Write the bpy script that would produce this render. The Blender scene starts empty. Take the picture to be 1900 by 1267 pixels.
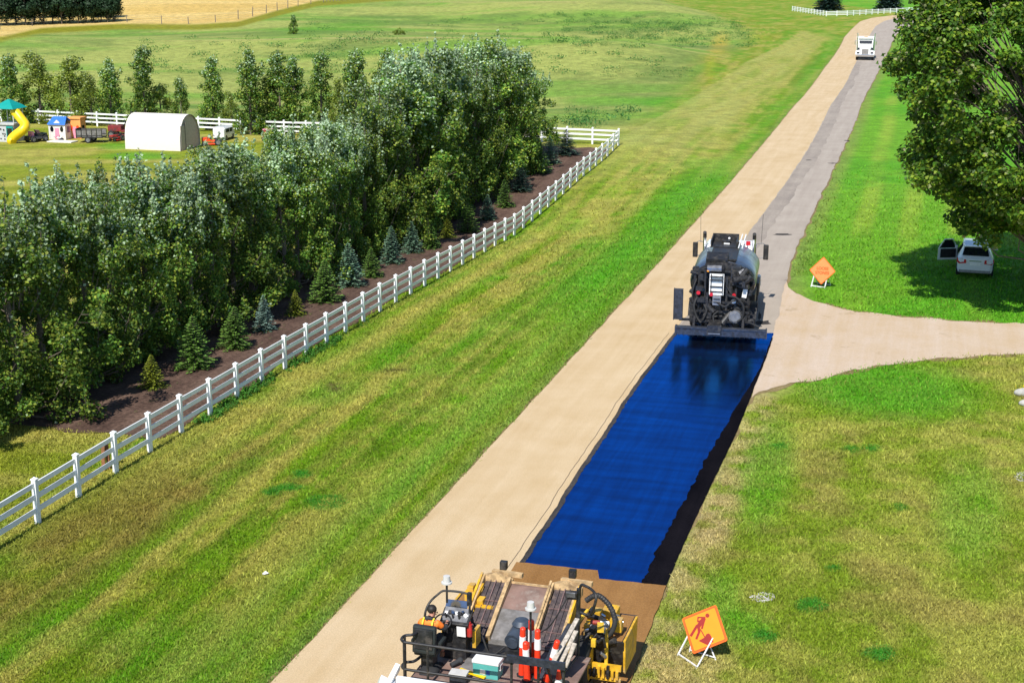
import bpy, bmesh, math, random
import numpy as np
from mathutils import Vector, Matrix

sc = bpy.context.scene
R = math.radians
# ------------------------------------------------------------------ camera, sky, sun, exposure
F_PX, CAM_H, HOR = 2700.0, 16.2, 718.5
TH = math.atan(HOR / F_PX)
CX, CY = 950.0, 633.5
cam_d = bpy.data.cameras.new('camera')
cam = bpy.data.objects.new('camera', cam_d)
sc.collection.objects.link(cam)
cam_d.sensor_width = 36.0
cam_d.lens = F_PX / 1900.0 * 36.0
cam_d.clip_start = 0.5
cam_d.clip_end = 12000
cam.location = (0, 0, CAM_H)
cam.rotation_euler = (math.pi / 2 - TH, 0, 0)
sc.camera = cam

SUN_EL, SUN_AZ = 50.0, 200.5            # azimuth clockwise from +Y
wd = bpy.data.worlds.new('World'); sc.world = wd; wd.use_nodes = True
wn = wd.node_tree.nodes; wl = wd.node_tree.links
for n in list(wn): wn.remove(n)
w_out = wn.new('ShaderNodeOutputWorld'); w_bg = wn.new('ShaderNodeBackground'); w_sky = wn.new('ShaderNodeTexSky')
w_hs = wn.new('ShaderNodeHueSaturation'); w_hs.inputs['Saturation'].default_value = 1.08
w_sky.sky_type = 'NISHITA'; w_sky.sun_disc = False
w_sky.sun_elevation = R(SUN_EL); w_sky.sun_rotation = R(SUN_AZ)
w_sky.altitude = 700; w_sky.air_density = 1.0; w_sky.dust_density = 0.4; w_sky.ozone_density = 2.0
w_bg.inputs[1].default_value = 0.105
wl.new(w_sky.outputs[0], w_hs.inputs['Color']); wl.new(w_hs.outputs[0], w_bg.inputs[0]); wl.new(w_bg.outputs[0], w_out.inputs[0])
sun_d = bpy.data.lights.new('sun', 'SUN'); sun_d.energy = 4.5; sun_d.angle = R(0.5); sun_d.color = (1.0, 0.96, 0.89)
sun = bpy.data.objects.new('sun', sun_d); sc.collection.objects.link(sun)
_s = Vector((math.sin(R(SUN_AZ)) * math.cos(R(SUN_EL)), math.cos(R(SUN_AZ)) * math.cos(R(SUN_EL)), math.sin(R(SUN_EL))))
sun.rotation_euler = (-_s).to_track_quat('-Z', 'Y').to_euler()
sun.location = _s * 100
vs = sc.view_settings
vs.view_transform = 'Standard'; vs.look = 'None'; vs.exposure = 0.38; vs.gamma = 1.0; vs.use_curve_mapping = False
sc.cycles.max_bounces = 6; sc.cycles.diffuse_bounces = 3; sc.cycles.transparent_max_bounces = 6
sc.cycles.use_denoising = True

# ------------------------------------------------------------------ helpers
col = sc.collection
def ray(px, py):
    a = (px - CX) / F_PX; b = -(py - CY) / F_PX
    return (a, math.cos(TH) + b * math.sin(TH), -math.sin(TH) + b * math.cos(TH))
def P(px, py, z=0.0):
    d = ray(px, py); t = (z - CAM_H) / d[2]
    return Vector((d[0] * t, d[1] * t, z))
def project(x, y, z):
    z = z - CAM_H
    fw = y * math.cos(TH) - z * math.sin(TH); up = y * math.sin(TH) + z * math.cos(TH)
    return CX + F_PX * x / fw, CY - F_PX * up / fw
def smooth(a, b, x):
    t = np.clip((x - a) / (b - a), 0, 1); return t * t * (3 - 2 * t)
def _hash(i, j, s):
    n = np.sin(i * 127.1 + j * 311.7 + s * 74.7) * 43758.5453
    return n - np.floor(n)
def vnoise(x, y, s=0):
    i, j = np.floor(x), np.floor(y); fx, fy = x - i, y - j
    ux, uy = fx * fx * (3 - 2 * fx), fy * fy * (3 - 2 * fy)
    a, b, c, d = _hash(i, j, s), _hash(i + 1, j, s), _hash(i, j + 1, s), _hash(i + 1, j + 1, s)
    return a + (b - a) * ux + (c - a) * uy + (a - b - c + d) * ux * uy
def fbm(x, y, s=0, o=4):
    v = 0; a = .5; t = 0
    for k in range(o):
        v = v + a * vnoise(x, y, s + k * 13.0); t += a; x = x * 2.03; y = y * 2.03; a *= .5
    return v / t
# the fence line and the lie of the land along it
FA = np.array([-13.97, 40.08]); FAZ = R(15.45); FD = np.array([math.sin(FAZ), math.cos(FAZ)]); FN = np.array([math.cos(FAZ), -math.sin(FAZ)])
F_STEP = 2.21
_tx = [62,138,207,274,333,386,436,482,526.5,567,604,640,672.5,704,733,761,787,812,835,858,879,900,919,937.5,954,971,987.5,1002.5,1017,1031.5,1045,1058,1071,1083,1095,1106,1117.5,1128,1138,1148]
_fk = [0, 2, 5, 8, 10, 13, 17, 20, 22, 24, 26, 28, 29, 31, 33, 35, 37, 39]
_fb = [(71,970),(218,877),(392,770),(530,684),(606,638),(705,578),(813,516.5),(879,479),(919,456),(954,437),(986.5,410.5),(1017,384),(1031,372.5),(1058,348),(1083,326),(1106,308),(1127.5,290),(1148,270)]
def _fence_z():
    out = []
    for k, (px, py) in zip(_fk, _fb):
        y = FA[1] + k * F_STEP * FD[1]
        d = ray(px, py); t = y / d[1]
        out.append(CAM_H + d[2] * t)
    return np.array(out)
_fz = _fence_z()
def fence_z(k): return np.interp(k, _fk, _fz)
def road_left_x(y):   # plan x of the road's left edge
    return np.interp(y, RL_Y, RL_X)
_left = [(380,1412),(509,1259),(567,1193),(613,1148),(654,1104),(712,1048),(741,1013),(790,962),(845,900),(900,842),(954,785),(1013,718),(1061,665),(1115,608),(1162,560),(1218,498),(1250.5,455),(1301,397),(1362,329),(1402,286),(1440,234),(1493,180),(1528,130),(1549.5,102),(1561,83.4),(1568,68.3),(1581,54.4),(1596,40.5),(1619,33.6),(1665,28.4),(1760,24)]
_cen = [(770,1412),(870,1220),(965,1042),(1055.6,898),(1098.5,847),(1136,791),(1160,756),(1195,705),(1251.4,623),(1320,535),(1387,450),(1417,395),(1442.5,354),(1478,301),(1516,243),(1558.7,180),(1582,130),(1600,93),(1615.5,63.7),(1624.7,49.8),(1642,39.4),(1665,34.7),(1760,29)]
_right = [(1105,1412),(1160,1250),(1223.4,1089.4),(1267,987),(1310,900),(1353.6,821),(1393,734),(1402.6,710),(1438,623),(1447,576),(1458,505.6),(1473,473),(1493,430),(1516,377),(1538.5,331.6),(1566,273.5),(1586.5,230.5),(1604,180),(1631.7,130),(1643,107),(1655,80),(1662,66),(1675,54),(1700,45),(1760,40)]
def _fair(px_pts, deg=4):      # the road is a smooth curve up to the far bend
    pts = [P(*p) for p in px_pts]; ys = np.array([p.y for p in pts]); xs = np.array([p.x for p in pts]); m = ys < 225
    co = np.polyfit(ys[m] / 100, xs[m], deg, w=1 / ys[m])
    wj = lambda y: float(smooth(150, 198, y))
    out = [Vector((float(np.polyval(co, y / 100)) * (1 - wj(y)) + float(np.interp(y, ys, xs)) * wj(y), float(y), 0)) for y in np.arange(24.0, 202.0, 2.0)]
    return out + [p for p in pts if p.y > 205]
def _soft(px_pts):             # follow the measured edge, evened over a few metres
    pts = [P(*p) for p in px_pts]; ys = np.array([p.y for p in pts]); xs = np.array([p.x for p in pts])
    yy = np.arange(24.0, 200.0, 1.0); x0 = np.interp(yy, ys, xs); x0 = np.where(yy < ys[0], xs[0] + (yy - ys[0]) * .27, x0)
    pad = np.concatenate([2 * x0[0] - x0[6:0:-1], x0, 2 * x0[-1] - x0[-2:-8:-1]]); sm = np.convolve(pad, np.ones(13) / 13, 'valid')
    return [Vector((float(a), float(b), 0)) for a, b in zip(sm, yy)][::2] + [p for p in pts if p.y > 205]
LEFT = _fair(_left); CEN = _fair(_cen); RIGHT = _soft(_right)
RL_Y = np.array([p.y for p in LEFT[:-5]]); RL_X = np.array([p.x for p in LEFT[:-5]])
def terr(x, y):
    x = np.asarray(x, float); y = np.asarray(y, float)
    t = (x - FA[0]) * FD[0] + (y - FA[1]) * FD[1]; n = (x - FA[0]) * FN[0] + (y - FA[1]) * FN[1]
    fz = np.interp(t / F_STEP, [-30, -8] + list(_fk) + [52, 70], [0, 0] + list(_fz) + [.3, 0])
    dl = road_left_x(y) - x
    w = smooth(.6, 9.0, dl) * (1 - smooth(14, 34, -n))
    z = fz * w
    far = smooth(140, 185, y) * smooth(3, 34, dl)
    prof = np.interp(y + 10 * np.sin(x / 38.0) + x * .12, [140, 165, 200, 232, 262, 300, 345, 392, 450, 520, 700, 1200], [0, -.7, .5, 1.9, .9, .0, .8, 2.6, 1.7, 2.2, 3, 0])
    prof = prof * 1.5 + .7 * np.sin(x / 17.0 + y / 31.0) * np.exp(-((y - 300) / 150) ** 2)
    return z + far * prof
def G(px, py):
    z = 0.0
    for _ in range(25):
        p = P(px, py, z); z = z + .6 * (float(terr(p.x, p.y)) - z)
    return Vector((p.x, p.y, z))
def ppm(p): return F_PX / (p.y * math.cos(TH) - (p.z - CAM_H) * math.sin(TH))

def tag(o, label=None, cat=None, group=None, kind=None):
    for k, v in (('label', label), ('category', cat), ('group', group), ('kind', kind)):
        if v: o[k] = v
    return o
def thing(name, label, cat, loc=(0, 0, 0), rz=0.0, group=None, scale=1.0):
    o = bpy.data.objects.new(name, None); col.objects.link(o)
    o.empty_display_size = .2
    o.location = loc; o.rotation_euler = (0, 0, rz); o.scale = (scale,) * 3
    return tag(o, label, cat, group)
def link(name, me, parent=None, loc=None, rot=None, scale=None):
    o = bpy.data.objects.new(name, me); col.objects.link(o)
    if parent is not None: o.parent = parent
    if loc is not None: o.location = loc
    if rot is not None: o.rotation_euler = rot
    if scale is not None: o.scale = scale
    return o
def copy_tree(o, parent=None):
    c = o.copy(); col.objects.link(c); c.parent = parent
    for ch in list(o.children): copy_tree(ch, c)
    return c

# ------------------------------------------------------------------ materials
M = {}
def mat(name, c, rough=.6, metal=0.0, var=.18, scale=6.0, bump=0.0, bscale=None, c2=None, coat=0.0, spec=.5, dirt=None, obj=True, alpha=None):
    m = bpy.data.materials.new(name); m.use_nodes = True; M[name] = m
    nt = m.node_tree; N = nt.nodes; L = nt.links
    b = N['Principled BSDF']
    b.inputs['Roughness'].default_value = rough; b.inputs['Metallic'].default_value = metal
    b.inputs['Coat Weight'].default_value = coat; b.inputs['Specular IOR Level'].default_value = spec
    tc = N.new('ShaderNodeTexCoord'); co = tc.outputs['Object']
    if not obj:
        g = N.new('ShaderNodeNewGeometry'); co = g.outputs['Position']
    nz = N.new('ShaderNodeTexNoise'); nz.inputs['Scale'].default_value = scale; nz.inputs['Detail'].default_value = 6
    L.new(co, nz.inputs['Vector'])
    ramp = N.new('ShaderNodeValToRGB')
    a = [max(0, v * (1 - var)) for v in c]; d = [v * (1 + var) for v in (c2 or c)]
    ramp.color_ramp.elements[0].position = .32; ramp.color_ramp.elements[1].position = .68
    ramp.color_ramp.elements[0].color = (*a, 1); ramp.color_ramp.elements[1].color = (*d, 1)
    L.new(nz.outputs['Fac'], ramp.inputs[0]); out = ramp.outputs[0]
    if dirt:
        n2 = N.new('ShaderNodeTexNoise'); n2.inputs['Scale'].default_value = scale * .6; n2.inputs['Detail'].default_value = 8; n2.inputs['Roughness'].default_value = .7
        L.new(co, n2.inputs['Vector'])
        r2 = N.new('ShaderNodeValToRGB'); r2.color_ramp.elements[0].position = .5; r2.color_ramp.elements[1].position = .66
        L.new(n2.outputs['Fac'], r2.inputs[0])
        mx = N.new('ShaderNodeMix'); mx.data_type = 'RGBA'; L.new(r2.outputs[0], mx.inputs[0]); L.new(out, mx.inputs[6]); mx.inputs[7].default_value = (*dirt, 1)
        out = mx.outputs[2]
        mr = N.new('ShaderNodeMapRange'); L.new(r2.outputs[0], mr.inputs[0]); mr.inputs[3].default_value = rough; mr.inputs[4].default_value = max(rough, .8); L.new(mr.outputs[0], b.inputs['Roughness'])
    L.new(out, b.inputs['Base Color'])
    if bump:
        bn = N.new('ShaderNodeTexNoise'); bn.inputs['Scale'].default_value = bscale or scale * 4; bn.inputs['Detail'].default_value = 5; L.new(co, bn.inputs['Vector'])
        bp = N.new('ShaderNodeBump'); bp.inputs['Strength'].default_value = bump; bp.inputs['Distance'].default_value = .03
        L.new(bn.outputs['Fac'], bp.inputs['Height']); L.new(bp.outputs[0], b.inputs['Normal'])
    return m
def leaf_mat(name, rough=.55, trans=.25, objvar=.2, spec=.22):
    m = bpy.data.materials.new(name); m.use_nodes = True; M[name] = m
    nt = m.node_tree; N = nt.nodes; L = nt.links; b = N['Principled BSDF']
    at = N.new('ShaderNodeAttribute'); at.attribute_name = 'tint'
    oi = N.new('ShaderNodeObjectInfo'); mr = N.new('ShaderNodeMapRange'); mr.inputs[3].default_value = 1 - objvar; mr.inputs[4].default_value = 1 + objvar
    L.new(oi.outputs['Random'], mr.inputs[0])
    hs = N.new('ShaderNodeHueSaturation'); L.new(at.outputs['Color'], hs.inputs['Color']); L.new(mr.outputs[0], hs.inputs['Value'])
    L.new(hs.outputs[0], b.inputs['Base Color']); b.inputs['Roughness'].default_value = rough; b.inputs['Specular IOR Level'].default_value = spec
    if trans:
        tr = N.new('ShaderNodeBsdfTranslucent'); L.new(hs.outputs[0], tr.inputs[0])
        mx = N.new('ShaderNodeMixShader'); mx.inputs[0].default_value = trans
        L.new(b.outputs[0], mx.inputs[1]); L.new(tr.outputs[0], mx.inputs[2]); L.new(mx.outputs[0], N['Material Output'].inputs[0])
    return m

# ------------------------------------------------------------------ mesh builder
class MB:
    def __init__(s): s.v = []; s.f = []; s.m = []; s.s = []; s.cm = 0
    def use(s, i): s.cm = i; return s
    def add(s, vs, fs, sm=False):
        o = len(s.v); s.v += [tuple(v) for v in vs]
        for f in fs: s.f.append([i + o for i in f]); s.m.append(s.cm); s.s.append(sm)
        return s
    def box(s, c, d, rot=None, taper=None):
        x, y, z = d[0] / 2, d[1] / 2, d[2] / 2
        t = taper or (1, 1)
        vs = [Vector(q) for q in ((-x,-y,-z),(x,-y,-z),(x,y,-z),(-x,y,-z),(-x*t[0],-y*t[1],z),(x*t[0],-y*t[1],z),(x*t[0],y*t[1],z),(-x*t[0],y*t[1],z))]
        if rot is not None:
            mt = Matrix.Rotation(rot[2], 3, 'Z') @ Matrix.Rotation(rot[1], 3, 'Y') @ Matrix.Rotation(rot[0], 3, 'X') if not isinstance(rot, Matrix) else rot
            vs = [mt @ v for v in vs]
        c = Vector(c)
        return s.add([v + c for v in vs], [(3,2,1,0),(4,5,6,7),(0,1,5,4),(1,2,6,5),(2,3,7,6),(3,0,4,7)])
    def bb(s, x0, x1, y0, y1, z0, z1): return s.box(((x0+x1)/2,(y0+y1)/2,(z0+z1)/2), (x1-x0,y1-y0,z1-z0))
    def bar(s, a, b, w, h, up=(0,0,1)):
        a, b = Vector(a), Vector(b); d = (b - a); l = d.length; d.normalize()
        x = d.cross(Vector(up)); x = x.normalized() if x.length > 1e-5 else Vector((1,0,0)); z = x.cross(d)
        vs = []
        for p in (a, b):
            for i, j in ((-1,-1),(1,-1),(1,1),(-1,1)): vs.append(p + x * (w/2*i) + z * (h/2*j))
        return s.add(vs, [(0,1,2,3),(7,6,5,4),(0,4,5,1),(1,5,6,2),(2,6,7,3),(3,7,4,0)])
    def tube(s, pts, r, n=8, cap=True, sm=True):
        pts = [Vector(p) for p in pts]; k = len(pts)
        rs = r if isinstance(r, (list, tuple)) else [r] * k
        prev = None; vs = []
        for i in range(k):
            d = (pts[min(i+1, k-1)] - pts[max(i-1, 0)]).normalized()
            if prev is None:
                x = d.cross(Vector((0,0,1)))
                if x.length < .05: x = d.cross(Vector((0,1,0)))
            else: x = prev - d * prev.dot(d)
            x.normalize(); prev = x; y = d.cross(x)
            for j in range(n):
                a = 2 * math.pi * j / n; vs.append(pts[i] + (x * math.cos(a) + y * math.sin(a)) * rs[i])
        fs = [(i*n+j, i*n+(j+1)%n, (i+1)*n+(j+1)%n, (i+1)*n+j) for i in range(k-1) for j in range(n)]
        s.add(vs, fs, sm)
        if cap: s.add(vs[:n], [tuple(range(n))[::-1]]); s.add(vs[-n:], [tuple(range(n))])
        return s
    def cyl(s, a, b, r, r2=None, n=14, sm=True): return s.tube([a, b], [r, r if r2 is None else r2], n, True, sm)
    def sphere(s, c, r, n=12, k=8, sc_=(1,1,1)):
        vs = []; c = Vector(c)
        for i in range(k+1):
            p = math.pi * i / k
            for j in range(n):
                a = 2*math.pi*j/n; vs.append(c + Vector((r*sc_[0]*math.sin(p)*math.cos(a), r*sc_[1]*math.sin(p)*math.sin(a), r*sc_[2]*math.cos(p))))
        return s.add(vs, [(i*n+j, (i+1)*n+j, (i+1)*n+(j+1)%n, i*n+(j+1)%n) for i in range(k) for j in range(n)], True)
    def prism(s, poly, d, caps=True):      # poly: 3D points, extruded by d
        n = len(poly); d = Vector(d); a = [Vector(p) for p in poly]; b = [p + d for p in a]
        s.add(a + b, [(i, (i+1)%n, n+(i+1)%n, n+i) for i in range(n)])
        if caps: s.add(a, [tuple(range(n))[::-1]]); s.add(b, [tuple(range(n))])
        return s
    def loft(s, secs, cap=True, closed=True, sm=False):
        n = len(secs[0]); vs = [p for q in secs for p in q]; k = len(secs); m = n if closed else n - 1
        s.add(vs, [(i*n+j, i*n+(j+1)%n, (i+1)*n+(j+1)%n, (i+1)*n+j) for i in range(k-1) for j in range(m)], sm)
        if cap: s.add(secs[0], [tuple(range(n))[::-1]]); s.add(secs[-1], [tuple(range(n))])
        return s
    def quad(s, *p): return s.add(p, [tuple(range(len(p)))])
    def mesh(s, name, mats, bevel=0, fixn=True):
        me = bpy.data.meshes.new(name); me.from_pydata(s.v, [], s.f)
        for m in (mats if isinstance(mats, (list, tuple)) else [mats]): me.materials.append(M[m] if isinstance(m, str) else m)
        me.polygons.foreach_set('material_index', s.m); me.polygons.foreach_set('use_smooth', s.s)
        if fixn or bevel:
            bm = bmesh.new(); bm.from_mesh(me)
            if fixn: bmesh.ops.recalc_face_normals(bm, faces=bm.faces)
            if bevel: bmesh.ops.bevel(bm, geom=[e for e in bm.edges if e.is_manifold and e.calc_face_angle(0) > .5], offset=bevel, segments=2, affect='EDGES', profile=.7)
            bm.to_mesh(me); bm.free()
        me.update(); return me
    def build(s, name, mats, parent=None, loc=None, rot=None, bevel=0, fixn=True):
        return link(name, s.mesh(name, mats, bevel, fixn), parent, loc, rot)
def np_mesh(name, verts, faces, mats, tint=None, tname='tint', smooth_=False):
    """verts (n,3), faces (m,k) arrays of equal sized polygons."""
    me = bpy.data.meshes.new(name); nv, (nf, k) = len(verts), faces.shape
    me.vertices.add(nv); me.vertices.foreach_set('co', np.ascontiguousarray(verts, np.float32).ravel())
    me.loops.add(nf * k); me.loops.foreach_set('vertex_index', np.ascontiguousarray(faces, np.int32).ravel())
    me.polygons.add(nf); me.polygons.foreach_set('loop_start', np.arange(0, nf * k, k, dtype=np.int32))
    if smooth_: me.polygons.foreach_set('use_smooth', np.ones(nf, bool))
    if tint is not None:
        at = me.attributes.new(tname, 'FLOAT_COLOR', 'POINT')
        c = np.ones((nv, 4), np.float32); c[:, :3] = tint; at.data.foreach_set('color', c.ravel())
    for m in (mats if isinstance(mats, (list, tuple)) else [mats]): me.materials.append(M[m])
    me.update(); me.validate(); return me
ORD = ['first','second','third','fourth','fifth','sixth','seventh','eighth','ninth','tenth','eleventh','twelfth','thirteenth','fourteenth','fifteenth','sixteenth','seventeenth','eighteenth','nineteenth','twentieth','twenty-first','twenty-second','twenty-third','twenty-fourth','twenty-fifth','twenty-sixth','twenty-seventh','twenty-eighth','twenty-ninth','thirtieth','thirty-first','thirty-second','thirty-third','thirty-fourth','thirty-fifth','thirty-sixth','thirty-seventh','thirty-eighth','thirty-ninth','fortieth']
# ------------------------------------------------------------------ materials used in the scene
mat('white_vinyl', (.88, .89, .90), .35, var=.05, scale=2.2)
mat('white_paint', (.80, .80, .79), .3, var=.04, coat=.3)
mat('car_white', (.78, .79, .80), .25, var=.02, coat=.6)
mat('black_steel', (.018, .018, .02), .45, var=.5, scale=9, dirt=(.07, .06, .05))
mat('tar_black', (.012, .012, .014), .5, var=.6, scale=14, bump=.4, dirt=(.05, .046, .045))
mat('slate_steel', (.045, .05, .065), .42, metal=.3, var=.4, scale=8, dirt=(.02, .02, .022), bump=.2)
mat('rubber', (.02, .02, .021), .8, var=.3)
mat('chrome', (.75, .76, .78), .12, metal=1, var=.05)
mat('tank_steel', (.48, .50, .53), .34, metal=1, var=.12, scale=3, bump=.05)
mat('grey_steel', (.25, .25, .26), .5, metal=.5, var=.3)
mat('glass_dark', (.01, .013, .018), .05, var=.1, spec=.8)
mat('red_lens', (.55, .02, .03), .25, var=.1)
mat('amber_lens', (.8, .3, .02), .25, var=.1)
mat('yellow_paint', (.66, .37, .02), .5, var=.3, scale=5, dirt=(.42, .29, .15))
mat('yellow_dusty', (.72, .44, .03), .5, var=.25, scale=6, dirt=(.12, .09, .06))
mat('yellow_clean', (.85, .58, .01), .4, var=.06)
mat('dust_tan', (.50, .34, .17), .85, var=.3, scale=7, dirt=(.22, .14, .07))
mat('belt_dark', (.055, .042, .045), .7, var=.4, scale=12, dirt=(.14, .10, .085))
mat('rust_grate', (.17, .105, .10), .7, var=.3, scale=12)
mat('deck_rust', (.20, .125, .10), .75, var=.3, scale=2.2, dirt=(.30, .25, .21), bump=.2)
mat('deck_grey', (.19, .18, .175), .7, var=.3, scale=4, dirt=(.12, .11, .10))
mat('motor_blue', (.045, .06, .085), .5, var=.25)
mat('orange_plastic', (.80, .045, .012), .45, var=.06)
mat('white_band', (.85, .84, .82), .4, var=.06)
mat('teal_plastic', (.10, .42, .38), .45, var=.06)
mat('sticker_blue', (.02, .10, .35), .5)
mat('grey_plastic', (.55, .54, .52), .6, var=.1)
mat('weathered_wood', (.42, .37, .31), .85, var=.35, scale=14)
mat('brown_wood', (.30, .13, .06), .85, var=.35, scale=10)
mat('post_wood', (.20, .17, .14), .9, var=.3)
mat('sign_orange', (.82, .27, .003), .45, var=.03)
mat('sign_border', (.78, .12, .004), .45, var=.05)
mat('sign_red', (.30, .012, .006), .5, var=.1)
mat('sign_fade', (.86, .27, .085), .45, var=.05)
mat('sign_text', (.66, .10, .015), .5)
mat('skin', (.48, .22, .15), .5, var=.06)
mat('hair', (.018, .013, .01), .6, var=.3)
mat('hivis', (.95, .22, .02), .6, var=.06)
mat('hivis_yellow', (.85, .70, .05), .6, var=.05)
mat('dark_cloth', (.03, .032, .036), .85, var=.3)
mat('seat_vinyl', (.022, .027, .027), .5, var=.2)
mat('tarp_white', (.74, .68, .61), .7, var=.03, bump=.1)
mat('tarp_shade', (.50, .42, .37), .8, var=.1)  # darker copy of the tarp, the end wall's shade put into its colour
mat('play_teal', (.0, .30, .26), .5, var=.06)
mat('play_grey', (.48, .49, .50), .7, var=.12)
mat('play_pink', (.80, .30, .42), .6, var=.06)
mat('play_cream', (.80, .74, .68), .6, var=.05)
mat('play_blue', (.03, .16, .60), .5, var=.08)
mat('play_orange', (.85, .36, .10), .6, var=.06)
mat('red_paint', (.45, .025, .02), .5, var=.2, dirt=(.2, .1, .07))
mat('red_dark', (.22, .025, .025), .6, var=.3, dirt=(.06, .05, .045))
mat('red_orange', (.85, .08, .015), .4, var=.1)
mat('concrete_pale', (.7, .68, .63), .8, var=.1)
mat('bark', (.16, .13, .10), .9, var=.35, scale=12, bump=.5)
mat('bark_pale', (.36, .33, .28), .9, var=.35, scale=9, bump=.5)
mat('rock_pale', (.42, .41, .38), .9, var=.2)
mat('rock_white', (.75, .74, .72), .8, var=.1, bump=.4, scale=8)
leaf_mat('poplar_leaf', .5, .33); leaf_mat('big_leaf', .45, .33, .05); leaf_mat('spruce_needle', .6, .05, .08); leaf_mat('weed_leaf', .55, .25, .1); leaf_mat('blade', .6, .3, 0); leaf_mat('flower', .6, .2, 0)

# ------------------------------------------------------------------ ground sheet
def sheet_mat(name, fine, amp, bump, rough=.85, hue=.012, bd=.05):
    m = bpy.data.materials.new(name); m.use_nodes = True; M[name] = m
    nt = m.node_tree; N = nt.nodes; L = nt.links; b = N['Principled BSDF']
    b.inputs['Roughness'].default_value = rough; b.inputs['Specular IOR Level'].default_value = .15
    at = N.new('ShaderNodeAttribute'); at.attribute_name = 'gcol'
    g = N.new('ShaderNodeNewGeometry')
    def nz(s, d=5, r=.6):
        n = N.new('ShaderNodeTexNoise'); n.inputs['Scale'].default_value = s; n.inputs['Detail'].default_value = d; n.inputs['Roughness'].default_value = r
        L.new(g.outputs['Position'], n.inputs['Vector']); return n
    n1 = nz(fine, 7, .72); n2 = nz(fine * .13, 5); n3 = nz(fine * 3.1, 3)
    m1 = N.new('ShaderNodeMapRange'); m1.inputs[1].default_value = .25; m1.inputs[2].default_value = .75; m1.inputs[3].default_value = 1 - amp; m1.inputs[4].default_value = 1 + amp; L.new(n1.outputs['Fac'], m1.inputs[0])
    m2 = N.new('ShaderNodeMapRange'); m2.inputs[1].default_value = .3; m2.inputs[2].default_value = .7; m2.inputs[3].default_value = 1 - amp * .4; m2.inputs[4].default_value = 1 + amp * .4; L.new(n2.outputs['Fac'], m2.inputs[0])
    mu = N.new('ShaderNodeMath'); mu.operation = 'MULTIPLY'; L.new(m1.outputs[0], mu.inputs[0]); L.new(m2.outputs[0], mu.inputs[1])
    hs = N.new('ShaderNodeHueSaturation'); L.new(at.outputs['Color'], hs.inputs['Color']); L.new(mu.outputs[0], hs.inputs['Value'])
    m3 = N.new('ShaderNodeMapRange'); m3.inputs[1].default_value = .3; m3.inputs[2].default_value = .7; m3.inputs[3].default_value = .5 - hue; m3.inputs[4].default_value = .5 + hue; L.new(n3.outputs['Fac'], m3.inputs[0]); L.new(m3.outputs[0], hs.inputs['Hue'])
    L.new(hs.outputs[0], b.inputs['Base Color'])
    bp = N.new('ShaderNodeBump'); bp.inputs['Strength'].default_value = bump; bp.inputs['Distance'].default_value = bd; L.new(n1.outputs['Fac'], bp.inputs['Height']); L.new(bp.outputs[0], b.inputs['Normal'])
    return m
sheet_mat('turf', 6.0, .7, 1.0, hue=.03, bd=.08)
def rgb(r, g, b): # 8-bit sRGB seen in full sun -> albedo
    o = []
    for v in (r, g, b):
        v /= 255.0; v = v / 12.92 if v < .04045 else ((v + .055) / 1.055) ** 2.4
        o.append(v * .66)
    return np.array(o)
C_LUSH = rgb(84, 160, 26); C_MID = rgb(112, 150, 22); C_OLIVE = rgb(140, 150, 38); C_STRAW = rgb(178, 170, 82); C_BROWN = rgb(140, 122, 58); C_FIELD = rgb(128, 164, 64)
C_FIELD2 = rgb(166, 174, 90); C_GOLD = rgb(206, 176, 72); C_WHEAT = rgb(226, 196, 122); C_DARKF = rgb(106, 132, 60); C_SAND = rgb(190, 172, 120); C_BANDY = rgb(160, 160, 40); C_DKGREEN = rgb(42, 140, 20); C_SHOULDER = rgb(118, 150, 60)
def blob(px, py, cx, cy, rx, ry, rot=0.0, soft=.6):
    dx, dy = px - cx, py - cy; c, s = math.cos(rot), math.sin(rot)
    q = np.sqrt(((dx * c + dy * s) / rx) ** 2 + ((-dx * s + dy * c) / ry) ** 2)
    return 1 - smooth(1 - soft, 1 + soft * .4, q)
BAND_X = np.array([-400, 0, 74, 221, 368, 442, 516, 590, 700, 1000, 1400]); BAND_Y = np.array([110, 80, 64, 56, 57, 52, 31, 13, 5, -12, -25])
BLOBS = []
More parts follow.
